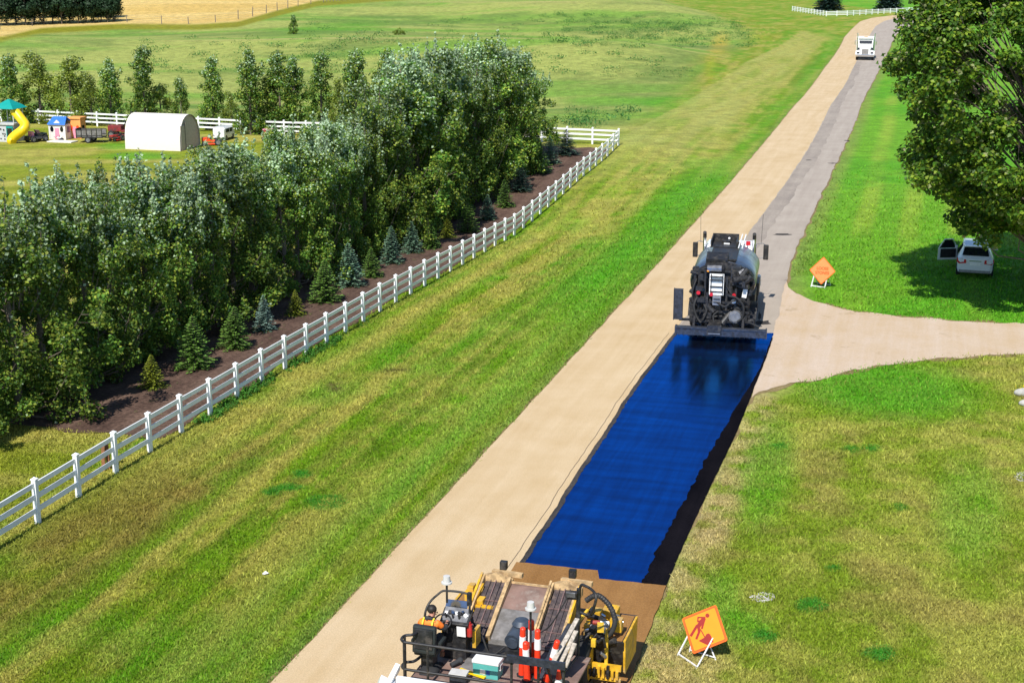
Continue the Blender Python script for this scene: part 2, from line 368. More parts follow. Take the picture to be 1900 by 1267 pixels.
def ground_color(x, y, z):
    px, py = project(x, y, z)
    ok = y > 5
    px = np.where(ok, px, 950); py = np.where(ok, py, 1600)
    t = (x - FA[0]) * FD[0] + (y - FA[1]) * FD[1]; n = (x - FA[0]) * FN[0] + (y - FA[1]) * FN[1]
    rl = road_left_x(y); dl = rl - x
    def mix(a, b, w): return a + (b - a) * w[..., None]
    # stretched noises that follow the mower along the road
    s1 = fbm(n * .55 + 3, t * .06, 1); s2 = fbm(n * 1.5, t * .13, 2); s3 = fbm(x * .22, y * .22, 3); s4 = fbm(x * .8, y * .8, 4, 3)
    c = np.zeros(x.shape + (3,)) + C_MID
    c = mix(c, C_OLIVE, smooth(.42, .60, .5 * s1 + .3 * s2 + .2 * s4) * .9)
    c = mix(c, C_STRAW, smooth(.44, .62, .45 * s2 + .35 * s3 + .2 * s4) * .8)
    c = mix(c, C_LUSH, smooth(.52, .66, .5 * fbm(n * .7, t * .10, 7) + .5 * fbm(x * .3, y * .3, 8)) * .38)
    verge = (n > -1) & (dl > 0)
    v = verge.astype(float)
    s5 = fbm(dl * 1.7 + 5, t * .025, 71, 3); s6 = fbm(dl * 1.3 + 40, t * .03, 72, 3)
    c = mix(c, C_STRAW, v * smooth(.56, .68, s5) * .6)
    c = mix(c, C_MID * .72, v * smooth(.56, .70, s6) * .55)
    c = mix(c, C_BROWN, v * blob(px, py, 150, 1010, 330, 75, -.55) * smooth(.35, .6, s3) * .75)
    c = mix(c, C_BROWN, v * blob(px, py, 360, 910, 200, 45, -.6) * .55 * smooth(.3, .6, s4))
    c = mix(c, C_STRAW, v * np.exp(-((n - 1.7) / .7) ** 2) * smooth(40, 48, y) * (1 - smooth(85, 110, y)) * .8)
    c = mix(c, C_LUSH, v * np.exp(-((dl - 1.6) / 1.1) ** 2) * .6 * (.5 + .5 * smooth(.35, .6, s2)))
    c = mix(c, C_LUSH, v * smooth(55, 75, y) * (1 - smooth(98, 125, y)) * np.exp(-((dl - 2.6) / 2.6) ** 2) * .85)
    c = mix(c, C_SHOULDER, v * (1 - smooth(.1, .7, dl)) * .8)
    far_straw = v * smooth(100, 135, y) * smooth(2.5, 6, dl)
    c = mix(c, mix(np.zeros_like(c) + C_STRAW, C_FIELD2, s2), far_straw * (.55 + .45 * smooth(.4, .6, s1)))
    # yard and field left of the fences
    yard = (n < -1) & (y < 146)
    c = mix(c, mix(np.zeros_like(c) + C_OLIVE, C_STRAW, smooth(.42, .62, fbm(x * .10, y * .35, 11))), yard.astype(float) * .85)
    c = mix(c, C_LUSH, yard * (blob(px, py, 255, 290, 80, 9) + blob(px, py, 430, 292, 60, 12) + blob(px, py, 215, 272, 40, 8)).clip(0, 1) * .7)
    bk = 145 - (x + 47) * .39       # behind the back fence
    fld = smooth(0, 4, y - np.minimum(bk + 1.0, 160)) * smooth(9, 17, dl - smooth(150, 230, y) * 5)
    f1 = fbm(x * .035, y * .05, 21); f2 = fbm(x * .02 + y * .05, y * .09 - x * .03, 22); f3 = fbm(x * .15, y * .22, 23)
    fc = mix(np.zeros_like(c) + C_FIELD, C_FIELD2, smooth(.38, .6, f2))
    fc = mix(fc, C_DARKF, smooth(.5, .68, .6 * f1 + .4 * f3) * .7)
    fc = mix(fc, C_LUSH, blob(px, py, 1280, 190, 130, 14) * .9)
    fc = mix(fc, C_LUSH, blob(px, py, 1120, 187, 90, 11) * .6)
    fc = mix(fc, C_GOLD, (blob(px, py, 1330, 120, 24, 60, .2) + blob(px, py, 1480, 40, 95, 24, -.35) + blob(px, py, 1440, 85, 60, 20, -.6)).clip(0, 1) * smooth(.15, .4, f3))
    fc = mix(fc, rgb(178, 160, 96), blob(px, py, 1375, 125, 55, 42, -.4) * .8)
    fc = mix(fc, C_LUSH * .9, blob(px, py, 600, 55, 140, 14, -.1) * .5)
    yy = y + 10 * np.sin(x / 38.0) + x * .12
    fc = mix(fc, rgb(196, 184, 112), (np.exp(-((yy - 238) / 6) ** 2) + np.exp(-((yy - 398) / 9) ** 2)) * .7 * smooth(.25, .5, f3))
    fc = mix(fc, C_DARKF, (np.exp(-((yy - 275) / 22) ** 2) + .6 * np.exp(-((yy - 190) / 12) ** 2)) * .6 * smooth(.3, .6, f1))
    c = mix(c, fc, fld)
    by = np.interp(px, BAND_X, BAND_Y)
    isf = fld * (px < 1400) * (y > 150)
    c = mix(c, C_BANDY * .75, isf * smooth(-1, 3, by - py) * (1 - smooth(10, 14, by - py)))
    wheat = isf * smooth(9, 14, by - py)
    c = mix(c, mix(np.zeros_like(c) + C_WHEAT, C_WHEAT * np.array([.9, .85, .7]), smooth(.4, .6, fbm(x * .02, y * .25, 31))), wheat)
    # right hand lawns
    rt = (x > np.interp(y, [p.y for p in RIGHT], [p.x for p in RIGHT]))
    r = rt.astype(float)
    dr = x - np.interp(y, [p.y for p in RIGHT], [p.x for p in RIGHT])
    near = r * (py > 640)
    d1 = fbm(x * .45, y * .45, 41); d2 = fbm(x * 1.6, y * 1.6, 42, 3)
    nc = mix(np.zeros_like(c) + rgb(130, 152, 38), rgb(168, 170, 76), smooth(.38, .62, .6 * d1 + .4 * d2))
    nc = mix(nc, rgb(160, 140, 82), smooth(.55, .7, fbm(x * .5 + 9, y * .5, 43)) * .45)
    nc = mix(nc, C_LUSH, (blob(px, py, 1640, 720, 210, 65, .1) * .85 + blob(px, py, 1420, 880, 60, 120, .2) * .55 + blob(px, py, 1800, 950, 80, 110) * .45 + blob(px, py, 1340, 1105, 45, 50) * .5 + blob(px, py, 1380, 1165, 60, 40) * .6).clip(0, 1))
    nc = mix(nc, rgb(190, 176, 118), (1 - smooth(.5, 1.6, dr)) * .75 * smooth(.3, .6, d2))
    nc = mix(nc, rgb(196, 176, 122), (blob(px, py, 1250, 1240, 120, 70) + blob(px, py, 1330, 960, 40, 90, .3)).clip(0, 1) * .6 * smooth(.3, .6, d2))
    c = mix(c, nc, near)
    fr = r * (py <= 640)
    st = .5 + .5 * np.sin(dr * 2.1 + 1.5 * fbm(dr * .3, y * .05, 51))
    rc = mix(np.zeros_like(c) + rgb(112, 168, 38), rgb(162, 180, 66), smooth(.3, .95, st) * .55 * smooth(.3, .6, fbm(dr * .2, y * .05, 52)))
    rc = mix(rc, C_LUSH, smooth(.45, .6, fbm(x * .15, y * .12, 53)) * .6)
    rc = mix(rc, rgb(130, 150, 70), (1 - smooth(.2, 1.6, dr)) * .8)
    c = mix(c, rc, fr)
    bn = smooth(.32, .58, fbm(x * 3.1, y * 3.1, 61, 3))
    for (bx, by_, rx, ry, cc, w) in BLOBS: c = mix(c, cc, blob(px, py, bx, by_, rx * 1.15, ry * 1.15, 0, .9) * w * bn)
    return (c * 1.2).clip(.003, .9)
for q in ((605,932,38,13),(535,905,28,7),(505,912,18,8),(560,880,20,7),(1445,828,14,6),(1580,835,15,7),(1617,832,16,6),(1668,941,11,6),(1545,1055,10,5),(1506,1123,27,13),(1632,1213,27,13),(1420,1180,20,12)):
    BLOBS.append((*q, C_DKGREEN, .95))
for q in ((620,718,16,12),(735,690,30,5)): BLOBS.append((*q, rgb(96, 86, 50), .9))
def axis(parts):
    out = []
    for a, b, n in parts: out += list(np.linspace(a, b, n, endpoint=False))
    return np.array(out + [parts[-1][1]])
gx = axis([(-6000, -900, 8), (-900, -200, 35), (-200, -70, 65), (-70, -20, 90), (-20, 30, 140), (30, 60, 55), (60, 160, 60), (160, 600, 22), (600, 6000, 8)])
gy = axis([(-300, 20, 12), (20, 28, 12), (28, 75, 135), (75, 150, 130), (150, 260, 110), (260, 560, 110), (560, 1500, 30), (1500, 9000, 8)])
GX, GY = np.meshgrid(gx, gy); GZ = terr(GX, GY)
gc = ground_color(GX, GY, GZ).reshape(-1, 3)
nx, ny = len(gx), len(gy)
idx = np.arange(nx * ny).reshape(ny, nx)
fc = np.stack([idx[:-1, :-1].ravel(), idx[:-1, 1:].ravel(), idx[1:, 1:].ravel(), idx[1:, :-1].ravel()], 1)
ground = link('ground', np_mesh('ground', np.stack([GX.ravel(), GY.ravel(), GZ.ravel()], 1), fc, 'turf', gc, 'gcol', True))
tag(ground, 'mown green and straw coloured grass with rolling fields behind', kind='structure')

# ------------------------------------------------------------------ roads, laid as thin sheets
def resample(pts, step):
    out = [pts[0]]
    for a, b in zip(pts, pts[1:]):
        n = max(1, int((b - a).length / step)); out += [a.lerp(b, (i + 1) / n) for i in range(n)]
    return out
def along(poly, y0, y1):
    return [p for p in poly if y0 <= p.y <= y1]
def at_y(poly, y):
    for a, b in zip(poly, poly[1:]):
        if a.y <= y <= b.y: return a.lerp(b, (y - a.y) / max(b.y - a.y, 1e-6))
    return poly[0].copy() if y < poly[0].y else poly[-1].copy()
rnd = random.Random(5)
def wob(s, k, a): return a * (float(fbm(np.array(s * k), np.array(3.7), 9, 4)) - .5) * 2
def strip(name, Lp, Rp, z, m, n_across=6, jl=.0, jr=.0, kind='structure', label=None, crown=0.0, parent=None, seed=0.):
    """sheet between two equally long point lists"""
    vs = []; n = len(Lp); k = n_across
    for i, (a, b) in enumerate(zip(Lp, Rp)):
        d = (b - a); u = d.normalized() if d.length > 0 else Vector((1, 0, 0))
        a2 = a + u * wob(i + seed, .37, jl); b2 = b + u * wob(i + 50 + seed, .41, jr)
        for j in range(k + 1):
            f = j / k; p = a2.lerp(b2, f); vs.append((p.x, p.y, z + crown * (1 - (2 * f - 1) ** 2)))
    fs = [(i*(k+1)+j, i*(k+1)+j+1, (i+1)*(k+1)+j+1, (i+1)*(k+1)+j) for i in range(n-1) for j in range(k)]
    o = MB().add(vs, fs, True).build(name, m, parent, fixn=False)
    if parent is None: tag(o, label, None, None, kind)
    return o
def pair(Lp, Rp, ys): return [at_y(Lp, y) for y in ys], [at_y(Rp, y) for y in ys]
def gravel_mat(name, c, c2, sc1, amp, bump, extra=None, stretch=None, rough=.9):
    m = bpy.data.materials.new(name); m.use_nodes = True; M[name] = m
    nt = m.node_tree; N = nt.nodes; L = nt.links; b = N['Principled BSDF']; b.inputs['Roughness'].default_value = rough; b.inputs['Specular IOR Level'].default_value = .2
    g = N.new('ShaderNodeNewGeometry'); pos = g.outputs['Position']
    mp = N.new('ShaderNodeMapping'); mp.vector_type = 'TEXTURE'; mp.inputs['Rotation'].default_value = (0, 0, -R(16)); L.new(pos, mp.inputs[0])
    mp2 = N.new('ShaderNodeMapping'); mp2.inputs['Scale'].default_value = (1.1, .06, 1); L.new(mp.outputs[0], mp2.inputs[0])
    def nz(v, s, d=5, r=.6):
        n = N.new('ShaderNodeTexNoise'); n.inputs['Scale'].default_value = s; n.inputs['Detail'].default_value = d; n.inputs['Roughness'].default_value = r; L.new(v, n.inputs['Vector']); return n.outputs['Fac']
    big = nz(mp2.outputs[0], 1.6, 4); patch = nz(pos, .5, 5); fine = nz(pos, sc1, 4, .75)
    mx = N.new('ShaderNodeMix'); mx.data_type = 'RGBA'; mx.inputs[6].default_value = (*c, 1); mx.inputs[7].default_value = (*c2, 1)
    ad = N.new('ShaderNodeMath'); ad.operation = 'MULTIPLY_ADD'; L.new(patch, ad.inputs[0]); ad.inputs[1].default_value = .5; 
    hf = N.new('ShaderNodeMath'); hf.operation = 'MULTIPLY'; L.new(big, hf.inputs[0]); hf.inputs[1].default_value = .5; L.new(hf.outputs[0], ad.inputs[2])
    rp = N.new('ShaderNodeMapRange'); rp.inputs[1].default_value = .35; rp.inputs[2].default_value = .65; L.new(ad.outputs[0], rp.inputs[0]); L.new(rp.outputs[0], mx.inputs[0])
    mr = N.new('ShaderNodeMapRange'); mr.inputs[1].default_value = .3; mr.inputs[2].default_value = .7; mr.inputs[3].default_value = 1 - amp; mr.inputs[4].default_value = 1 + amp; L.new(fine, mr.inputs[0])
    hs = N.new('ShaderNodeHueSaturation'); L.new(mx.outputs[2], hs.inputs['Color']); L.new(mr.outputs[0], hs.inputs['Value'])
    out = hs.outputs[0]
    if extra:   # (colour, scale, lo, hi): scuffed patches with a shape of their own
        n = nz(pos, extra[1], 6, .7); r2 = N.new('ShaderNodeMapRange'); r2.inputs[1].default_value = extra[2]; r2.inputs[2].default_value = extra[3]; L.new(n, r2.inputs[0])
        m2 = N.new('ShaderNodeMix'); m2.data_type = 'RGBA'; L.new(r2.outputs[0], m2.inputs[0]); L.new(out, m2.inputs[6]); m2.inputs[7].default_value = (*extra[0], 1); out = m2.outputs[2]
    L.new(out, b.inputs['Base Color'])
    bp = N.new('ShaderNodeBump'); bp.inputs['Strength'].default_value = bump; bp.inputs['Distance'].default_value = .02; L.new(fine, bp.inputs['Height']); L.new(bp.outputs[0], b.inputs['Normal'])
    return m
gravel_mat('old_asphalt', rgb(208, 195, 180), rgb(188, 174, 160), 26, .10, .25, extra=(rgb(120, 110, 108), .9, .64, .72))
gravel_mat('tan_chips', rgb(244, 217, 176), rgb(226, 195, 148), 26, .20, .45)
gravel_mat('wet_chips', rgb(186, 138, 82), rgb(160, 114, 62), 24, .3, .5, rough=.75)
gravel_mat('drive_gravel', rgb(236, 214, 192), rgb(224, 196, 160), 18, .12, .4, extra=(rgb(190, 165, 128), .8, .6, .75))
gravel_mat('dirt_edge', rgb(140, 122, 80), rgb(170, 150, 104), 14, .35, .5)
gravel_mat('mulch', (.06, .034, .025), (.15, .095, .07), 7, .6, 1.0)
gravel_mat('tar_rough', (.004, .004, .006), (.010, .009, .012), 30, .5, .9, rough=1.0); M['tar_rough'].node_tree.nodes['Principled BSDF'].inputs['Specular IOR Level'].default_value = 0
gravel_mat('tar_line', (.03, .028, .028), (.07, .06, .055), 14, .5, .3)
# fresh bitumen: black, wet, mirrors the sky; the reflected blue is painted into its gloss colour
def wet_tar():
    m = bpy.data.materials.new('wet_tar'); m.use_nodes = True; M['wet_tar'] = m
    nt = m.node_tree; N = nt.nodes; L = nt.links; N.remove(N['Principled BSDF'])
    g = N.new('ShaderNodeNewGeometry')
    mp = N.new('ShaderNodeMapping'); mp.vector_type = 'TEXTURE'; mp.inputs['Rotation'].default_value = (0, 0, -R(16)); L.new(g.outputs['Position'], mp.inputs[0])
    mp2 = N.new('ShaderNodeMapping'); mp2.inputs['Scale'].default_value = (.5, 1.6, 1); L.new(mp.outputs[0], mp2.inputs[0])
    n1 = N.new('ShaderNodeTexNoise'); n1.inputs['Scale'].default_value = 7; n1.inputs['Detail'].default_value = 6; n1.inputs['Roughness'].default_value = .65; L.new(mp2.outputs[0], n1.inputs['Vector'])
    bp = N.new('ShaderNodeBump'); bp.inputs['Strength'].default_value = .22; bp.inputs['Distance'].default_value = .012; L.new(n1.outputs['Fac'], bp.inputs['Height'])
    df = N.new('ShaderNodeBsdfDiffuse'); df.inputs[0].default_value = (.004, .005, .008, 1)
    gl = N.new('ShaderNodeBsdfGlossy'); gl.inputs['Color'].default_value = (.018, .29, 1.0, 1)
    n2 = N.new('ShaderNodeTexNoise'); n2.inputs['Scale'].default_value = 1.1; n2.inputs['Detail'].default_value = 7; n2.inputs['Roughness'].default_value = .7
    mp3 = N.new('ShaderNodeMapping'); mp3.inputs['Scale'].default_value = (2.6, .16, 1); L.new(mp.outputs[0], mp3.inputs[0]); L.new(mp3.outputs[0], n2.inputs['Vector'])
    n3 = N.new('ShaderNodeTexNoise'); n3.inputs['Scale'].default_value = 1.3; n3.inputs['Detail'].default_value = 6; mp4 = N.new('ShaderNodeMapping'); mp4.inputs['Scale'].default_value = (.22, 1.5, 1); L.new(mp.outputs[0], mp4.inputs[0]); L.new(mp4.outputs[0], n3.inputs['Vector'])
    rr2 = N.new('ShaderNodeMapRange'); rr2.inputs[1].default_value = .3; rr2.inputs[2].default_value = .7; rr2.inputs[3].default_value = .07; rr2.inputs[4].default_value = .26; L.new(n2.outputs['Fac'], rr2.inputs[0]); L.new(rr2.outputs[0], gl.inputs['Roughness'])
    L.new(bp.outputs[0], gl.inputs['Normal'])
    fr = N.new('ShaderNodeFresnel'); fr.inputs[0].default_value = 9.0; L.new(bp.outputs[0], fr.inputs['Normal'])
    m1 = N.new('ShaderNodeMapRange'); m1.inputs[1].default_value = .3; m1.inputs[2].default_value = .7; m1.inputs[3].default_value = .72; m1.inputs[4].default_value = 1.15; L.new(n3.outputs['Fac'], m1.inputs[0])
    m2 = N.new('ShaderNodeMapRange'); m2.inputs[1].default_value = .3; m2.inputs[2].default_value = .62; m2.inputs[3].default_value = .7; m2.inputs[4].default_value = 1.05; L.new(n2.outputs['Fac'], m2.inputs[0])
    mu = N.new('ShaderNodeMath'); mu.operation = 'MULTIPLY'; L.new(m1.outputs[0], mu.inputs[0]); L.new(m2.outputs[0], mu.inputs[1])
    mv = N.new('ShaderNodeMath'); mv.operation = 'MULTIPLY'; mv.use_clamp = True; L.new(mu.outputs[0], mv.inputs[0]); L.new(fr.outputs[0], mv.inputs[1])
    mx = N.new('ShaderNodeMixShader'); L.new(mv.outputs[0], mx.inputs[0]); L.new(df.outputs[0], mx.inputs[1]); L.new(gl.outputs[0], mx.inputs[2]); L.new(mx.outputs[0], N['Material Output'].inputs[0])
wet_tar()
ys_all = list(np.arange(26, 150, .5)) + list(np.arange(150, 300, 2.0))
# the far bend turns to the right: use matched point lists there
def far_pts(poly, y0): return [p for p in poly if p.y > y0]
def lane(name, Lp, Rp, z, m, jl, jr, label, k=6):
    a, b = pair(Lp, Rp, ys_all)
    fa, fb = far_pts(Lp, 300), far_pts(Rp, 300)
    n = 24
    def even(pts):
        pts = resample(pts, 2.0); return [pts[int(i * (len(pts) - 1) / n)] for i in range(n + 1)]
    a += even(fa); b += even(fb)
    return strip(name, a, b, z, m, k, jl, jr, 'structure', label)
RLe = [p + Vector((-.10, 0, 0)) for p in LEFT]; RRe = [p + Vector((.10, 0, 0)) for p in RIGHT]
lane('road_edge', RLe, RRe, .006, 'dirt_edge', .16, .30, 'crumbled dirt edge along both sides of the road')
lane('road', [p + Vector((.05, 0, 0)) for p in LEFT], RIGHT, .030, 'old_asphalt', .06, .16, 'old grey asphalt of the country road', 8)
lane('chip_lane', LEFT, [p + Vector((-.06, 0, 0)) for p in CEN], .036, 'tan_chips', .05, .10, 'lane freshly covered in tan stone chips')
gravel_mat('joint_grey', rgb(168, 156, 145), rgb(196, 183, 168), 9, .16, .3)
_ys = list(np.arange(58, 230, .6)); _a, _b = pair(CEN, RIGHT, _ys)
strip('joint_stain', _a, [p + (q - p).normalized() * (.75 + .5 * float(vnoise(np.array(i * .06), np.array(1.0)))) for i, (p, q) in enumerate(zip(_a, _b))], .0333, 'joint_grey', 3, 0, .22, 'structure', 'darker worn band of asphalt beside the tan lane')
# fresh seal between the two machines
ys = np.arange(27.0, 62.3, .1)
a, b = pair(CEN, RIGHT, ys)
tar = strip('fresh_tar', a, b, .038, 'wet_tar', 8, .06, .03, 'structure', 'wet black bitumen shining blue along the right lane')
a2 = [p + (q - p).normalized() * ((q - p).length - .50 - wob(i, .02, .12) - wob(i, .55, .07) - wob(i, .23, .05)) for i, (p, q) in enumerate(zip(a, b))]
sel = [i for i, y in enumerate(ys) if y < 61.5]
strip('rough_tar_edge', [a2[i] + (b[i] - a2[i]) * min(.93, max(0, (ys[i] - 46.0) / 12.0)) for i in sel], [b[i] + Vector((.14 - .11 * min(1, max(0, (ys[i] - 48) / 6)), 0, 0)) for i in sel], .0425, 'tar_rough', 4, .05, .02, 'structure', 'matt black unsealed strip along the edge of the bitumen', seed=9.)
sw = [p + Vector((wob(i, .035, .10) + wob(i, .11, .03), 0, 0)) for i, p in enumerate(a)]
strip('tar_line', [p + Vector((-.10, 0, 0)) for p in sw], [p + Vector((.06, 0, 0)) for p in sw], .0445, 'tar_line', 2, .02, .06, 'structure', 'dark grimy seam beside the bitumen')
strip('seam_crack', [p + Vector((-.33, 0, 0)) for p in sw], [p + Vector((-.312, 0, 0)) for p in sw], .0405, 'tar_line', 1, .0, .0, 'structure', 'thin crack line in the tan chips')
# brown chips just dropped behind the spreader
q = [P(930, 1046), P(1098, 1063), P(1099, 1076), P(1224, 1089)]
br = [(-.35, 26), (3.5, 26)]
def brown():
    Lp = []; Rp = []
    for y in np.arange(26, 40, .2):
        l = at_y(CEN, y) + Vector((-.22, 0, 0)); r = at_y(RIGHT, y) + Vector((.05, 0, 0)); Lp.append(l); Rp.append(r)
    k = 28; vs = []; fs = []
    # trim the front edge by pulling rows back to the stepped line
    def front(f):
        e = (P(932, 1045), P(1097, 1062)) if f < .57 else (P(1100, 1076), P(1226, 1089))
        g = f / .57 if f < .57 else (f - .57) / .43
        return e[0].lerp(e[1], g)
    n = 40
    for j in range(k + 1):
        f = j / k; fr = front(f)
        y1 = fr.y + wob(j, .8, .05)
        for i in range(n + 1):
            y = 26 + (y1 - 26) * i / n
            l = at_y(CEN, y) + Vector((-.22, 0, 0)); r = at_y(RIGHT, y) + Vector((.16 + wob(i, .6, .05), 0, 0)); p = l.lerp(r, f); vs.append((p.x, p.y, .052))
    fs = [(j*(n+1)+i, (j+1)*(n+1)+i, (j+1)*(n+1)+i+1, j*(n+1)+i+1) for j in range(k) for i in range(n)]
    o = MB().add(vs, fs, True).build('dropped_chips', 'wet_chips', fixn=False)
    tag(o, 'brown wet stone chips just dropped on the bitumen', kind='structure')
brown()
# gravel driveway
dtop = [P(1448, 508)] + [P(*p) for p in ((1456,516),(1463,533),(1478,546),(1502,557),(1530,565),(1587,579),(1673,588),(1786,596),(1900,601),(2100,606))]
dbot = [P(1395, 738)] + [P(*p) for p in ((1400,733),(1431,721),(1474,711),(1519,704),(1576,689),(1644,676),(1729,667),(1900,656),(2100,646))]
def evn(pts, n):
    pts = resample(pts, .25); return [pts[int(i * (len(pts) - 1) / n)] for i in range(n + 1)]
def drive(name, grow, z, m, j, label, sd):
    t = evn(dtop, 70); b_ = evn(dbot, 70)
    t = [p + Vector((0, grow, 0)) for p in t]; b_ = [p - Vector((0, grow, 0)) for p in b_]
    strip(name, b_, t, z, m, 10, j, j, 'structure', label, seed=sd)
drive('drive_edge', .22, .010, 'dirt_edge', .55, 'worn dirt fringe round the gravel driveway', 3.)
drive('driveway', .0, .021, 'drive_gravel', .4, 'pale gravel driveway joining the road', 11.)
# dark tar crack marks and scuffs on the old asphalt
for px, py, w, h_ in ((1452, 436, 17, 1.4), (1572, 262, 6, .8), (1545, 304, 8, .8), (1500, 298, 6, .7), (1416, 600, 16, 4), (1409, 588, 3, 7)):
    c0 = P(px, py); n = 12; poly = []
    for i in range(n):
        a_ = 2 * math.pi * i / n; k = 1 + rnd.uniform(-.3, .3); q_ = P(px + w * k * math.cos(a_), py + h_ * k * math.sin(a_)); poly.append((q_.x, q_.y, .0355))
    o = MB().quad(*poly).build('crack_patch', 'tar_line', fixn=False); tag(o, 'dark sealed crack on the road', kind='structure')
# mulch bed under the young trees
def bed():
    vs = []; k = 10; n = 150
    for i in range(n + 1):
        t = 8 + (F_STEP * 39 - 9.5) * i / n
        for j in range(k + 1):
            off = -.35 - j / k * 9.0 - (wob(i, .25, .35) if j in (0, k) else 0)
            if i == 0: off = -.35 - j / k * 9.0
            p = FA + FD * (t + (wob(j, .9, .8) if i in (0, n) else 0)) + FN * off
            vs.append((p[0], p[1], float(terr(p[0], p[1])) + .03))
    fs = [(i*(k+1)+j, (i+1)*(k+1)+j, (i+1)*(k+1)+j+1, i*(k+1)+j+1) for i in range(n) for j in range(k)]
    o = MB().add(vs, fs, True).build('mulch_bed', 'mulch', fixn=False); tag(o, 'dark brown bark mulch bed along the white fence', kind='structure')
bed()
# ------------------------------------------------------------------ fences
def white_fence(name, pts, label, rails=(.42, .82, 1.20), hp=1.36, rail_h=.15, post_w=.14, first_post=True):
    """pts: ground points of the posts"""
    root = thing(name, label, 'fence', tuple(pts[0]))
    o0 = Vector(pts[0])
    pm = MB(); w = post_w / 2
    pm.bb(-w, w, -w, w, -.25, hp)
    pm.bb(-w-.018, w+.018, -w-.018, w+.018, hp, hp + .025)
    pm.add([(-w-.012,-w-.012,hp+.025),(w+.012,-w-.012,hp+.025),(w+.012,w+.012,hp+.025),(-w-.012,w+.012,hp+.025),(0,0,hp+.085)], [(0,1,4),(1,2,4),(2,3,4),(3,0,4),(3,2,1,0)])
    pme = pm.mesh('post', 'white_vinyl', fixn=True)
    rr = random.Random(len(pts))
    for i, p in enumerate(pts):
        if i == 0 and not first_post: continue
        q = Vector(pts[min(i+1, len(pts)-1)]) - Vector(pts[max(i-1, 0)])
        link('post', pme, root, Vector(p) - o0, (rr.uniform(-.008, .008), rr.uniform(-.008, .008), -math.atan2(q.x, q.y)))
    for a, b in zip(pts, pts[1:]):
        a, b = Vector(a), Vector(b); d = (b - a); l = d.length
        for z in rails:
            u = d.normalized()
            MB().bar(a - o0 + u * (w*.6) + Vector((0,0,z)), b - o0 - u * (w*.6) + Vector((0,0,z + rr.uniform(-.008,.008))), .045, rail_h).build('rail', 'white_vinyl', root, fixn=False)
    return root
pts = []
for k in range(-3, 40):
    p = FA + FD * (k * F_STEP); pts.append((p[0], p[1], float(terr(p[0], p[1]))))
white_fence('rail_fence', pts, 'white three-rail fence running beside the mulch bed and road verge')
CORNER = pts[-1]
e = Vector((-66, 152, 0)); c0 = Vector(CORNER); n = 35; pts = []
for i in range(n + 1):
    p = c0.lerp(e, i / n); pts.append((p.x, p.y, float(terr(p.x, p.y))))
white_fence('rail_fence', pts, 'white rail fence across the back of the yard behind tent and playhouses', first_post=False)
fp = [P(1470, 21), P(1533, 31), P(1572, 30), P(1640, 26), P(1720, 22)]
fp = resample(fp, 3.0)
white_fence('rail_fence', [(p.x, p.y, 0) for p in fp], 'short distant white fence round the bend at the top of the road', rails=(.42, .82, 1.22), rail_h=.19, post_w=.17)
# wire fence with thin wooden posts along the wheat
wf = [(-30, 56), (0, 55), (60, 49), (110, 44), (170, 42), (236, 42), (300, 45), (350, 45), (400, 42), (442, 36), (494, 25), (553, 12), (600, 5), (660, -4), (720, -12)]
wp = resample([G(*p) for p in wf], 6.5)
root = thing('wire_fence', 'wire fence on thin grey wooden posts along the wheat field', 'fence', tuple(wp[0]))
rr = random.Random(2)
pm = MB().tube([(0,0,-.3),(0,0,1.0),(.03,0,2.0)], [.11,.1,.09], 6).mesh('post', 'post_wood')
for p in wp: link('post', pm, root, p - wp[0], (rr.uniform(-.06,.06), rr.uniform(-.06,.06), rr.uniform(0,3)), (1, 1, rr.uniform(.75, 1.1)))
for h_ in (.7, 1.15, 1.6):
    MB().tube([p - wp[0] + Vector((0,0,h_)) for p in wp], .012, 4).build('wire', 'grey_steel', root)

# ------------------------------------------------------------------ trees
def leaves_mesh(name, C, N_, size, tint, m, rng, aspect=.8, fold=.25):
    """C (n,3) leaf centres, N_ (n,3) facing, size (n,), tint (n,3). A leaf is two triangles folded on the midrib."""
    n = len(C)
    N_ = N_ / np.maximum(np.linalg.norm(N_, axis=1, keepdims=True), 1e-6)
    r = rng.normal(size=(n, 3)); A = np.cross(N_, r); A /= np.maximum(np.linalg.norm(A, axis=1, keepdims=True), 1e-6); B = np.cross(N_, A)
    s = size[:, None] * .5
    V = np.empty((n, 4, 3)); V[:, 0] = C - A * s; V[:, 2] = C + A * s
    V[:, 1] = C + B * s * aspect + N_ * s * fold; V[:, 3] = C - B * s * aspect + N_ * s * fold
    F_ = np.arange(n * 4).reshape(n, 4)
    tri = np.concatenate([F_[:, [0, 1, 2]], F_[:, [0, 2, 3]]])
    return np_mesh(name, V.reshape(-1, 3), tri, m, np.repeat(tint, 4, 0))
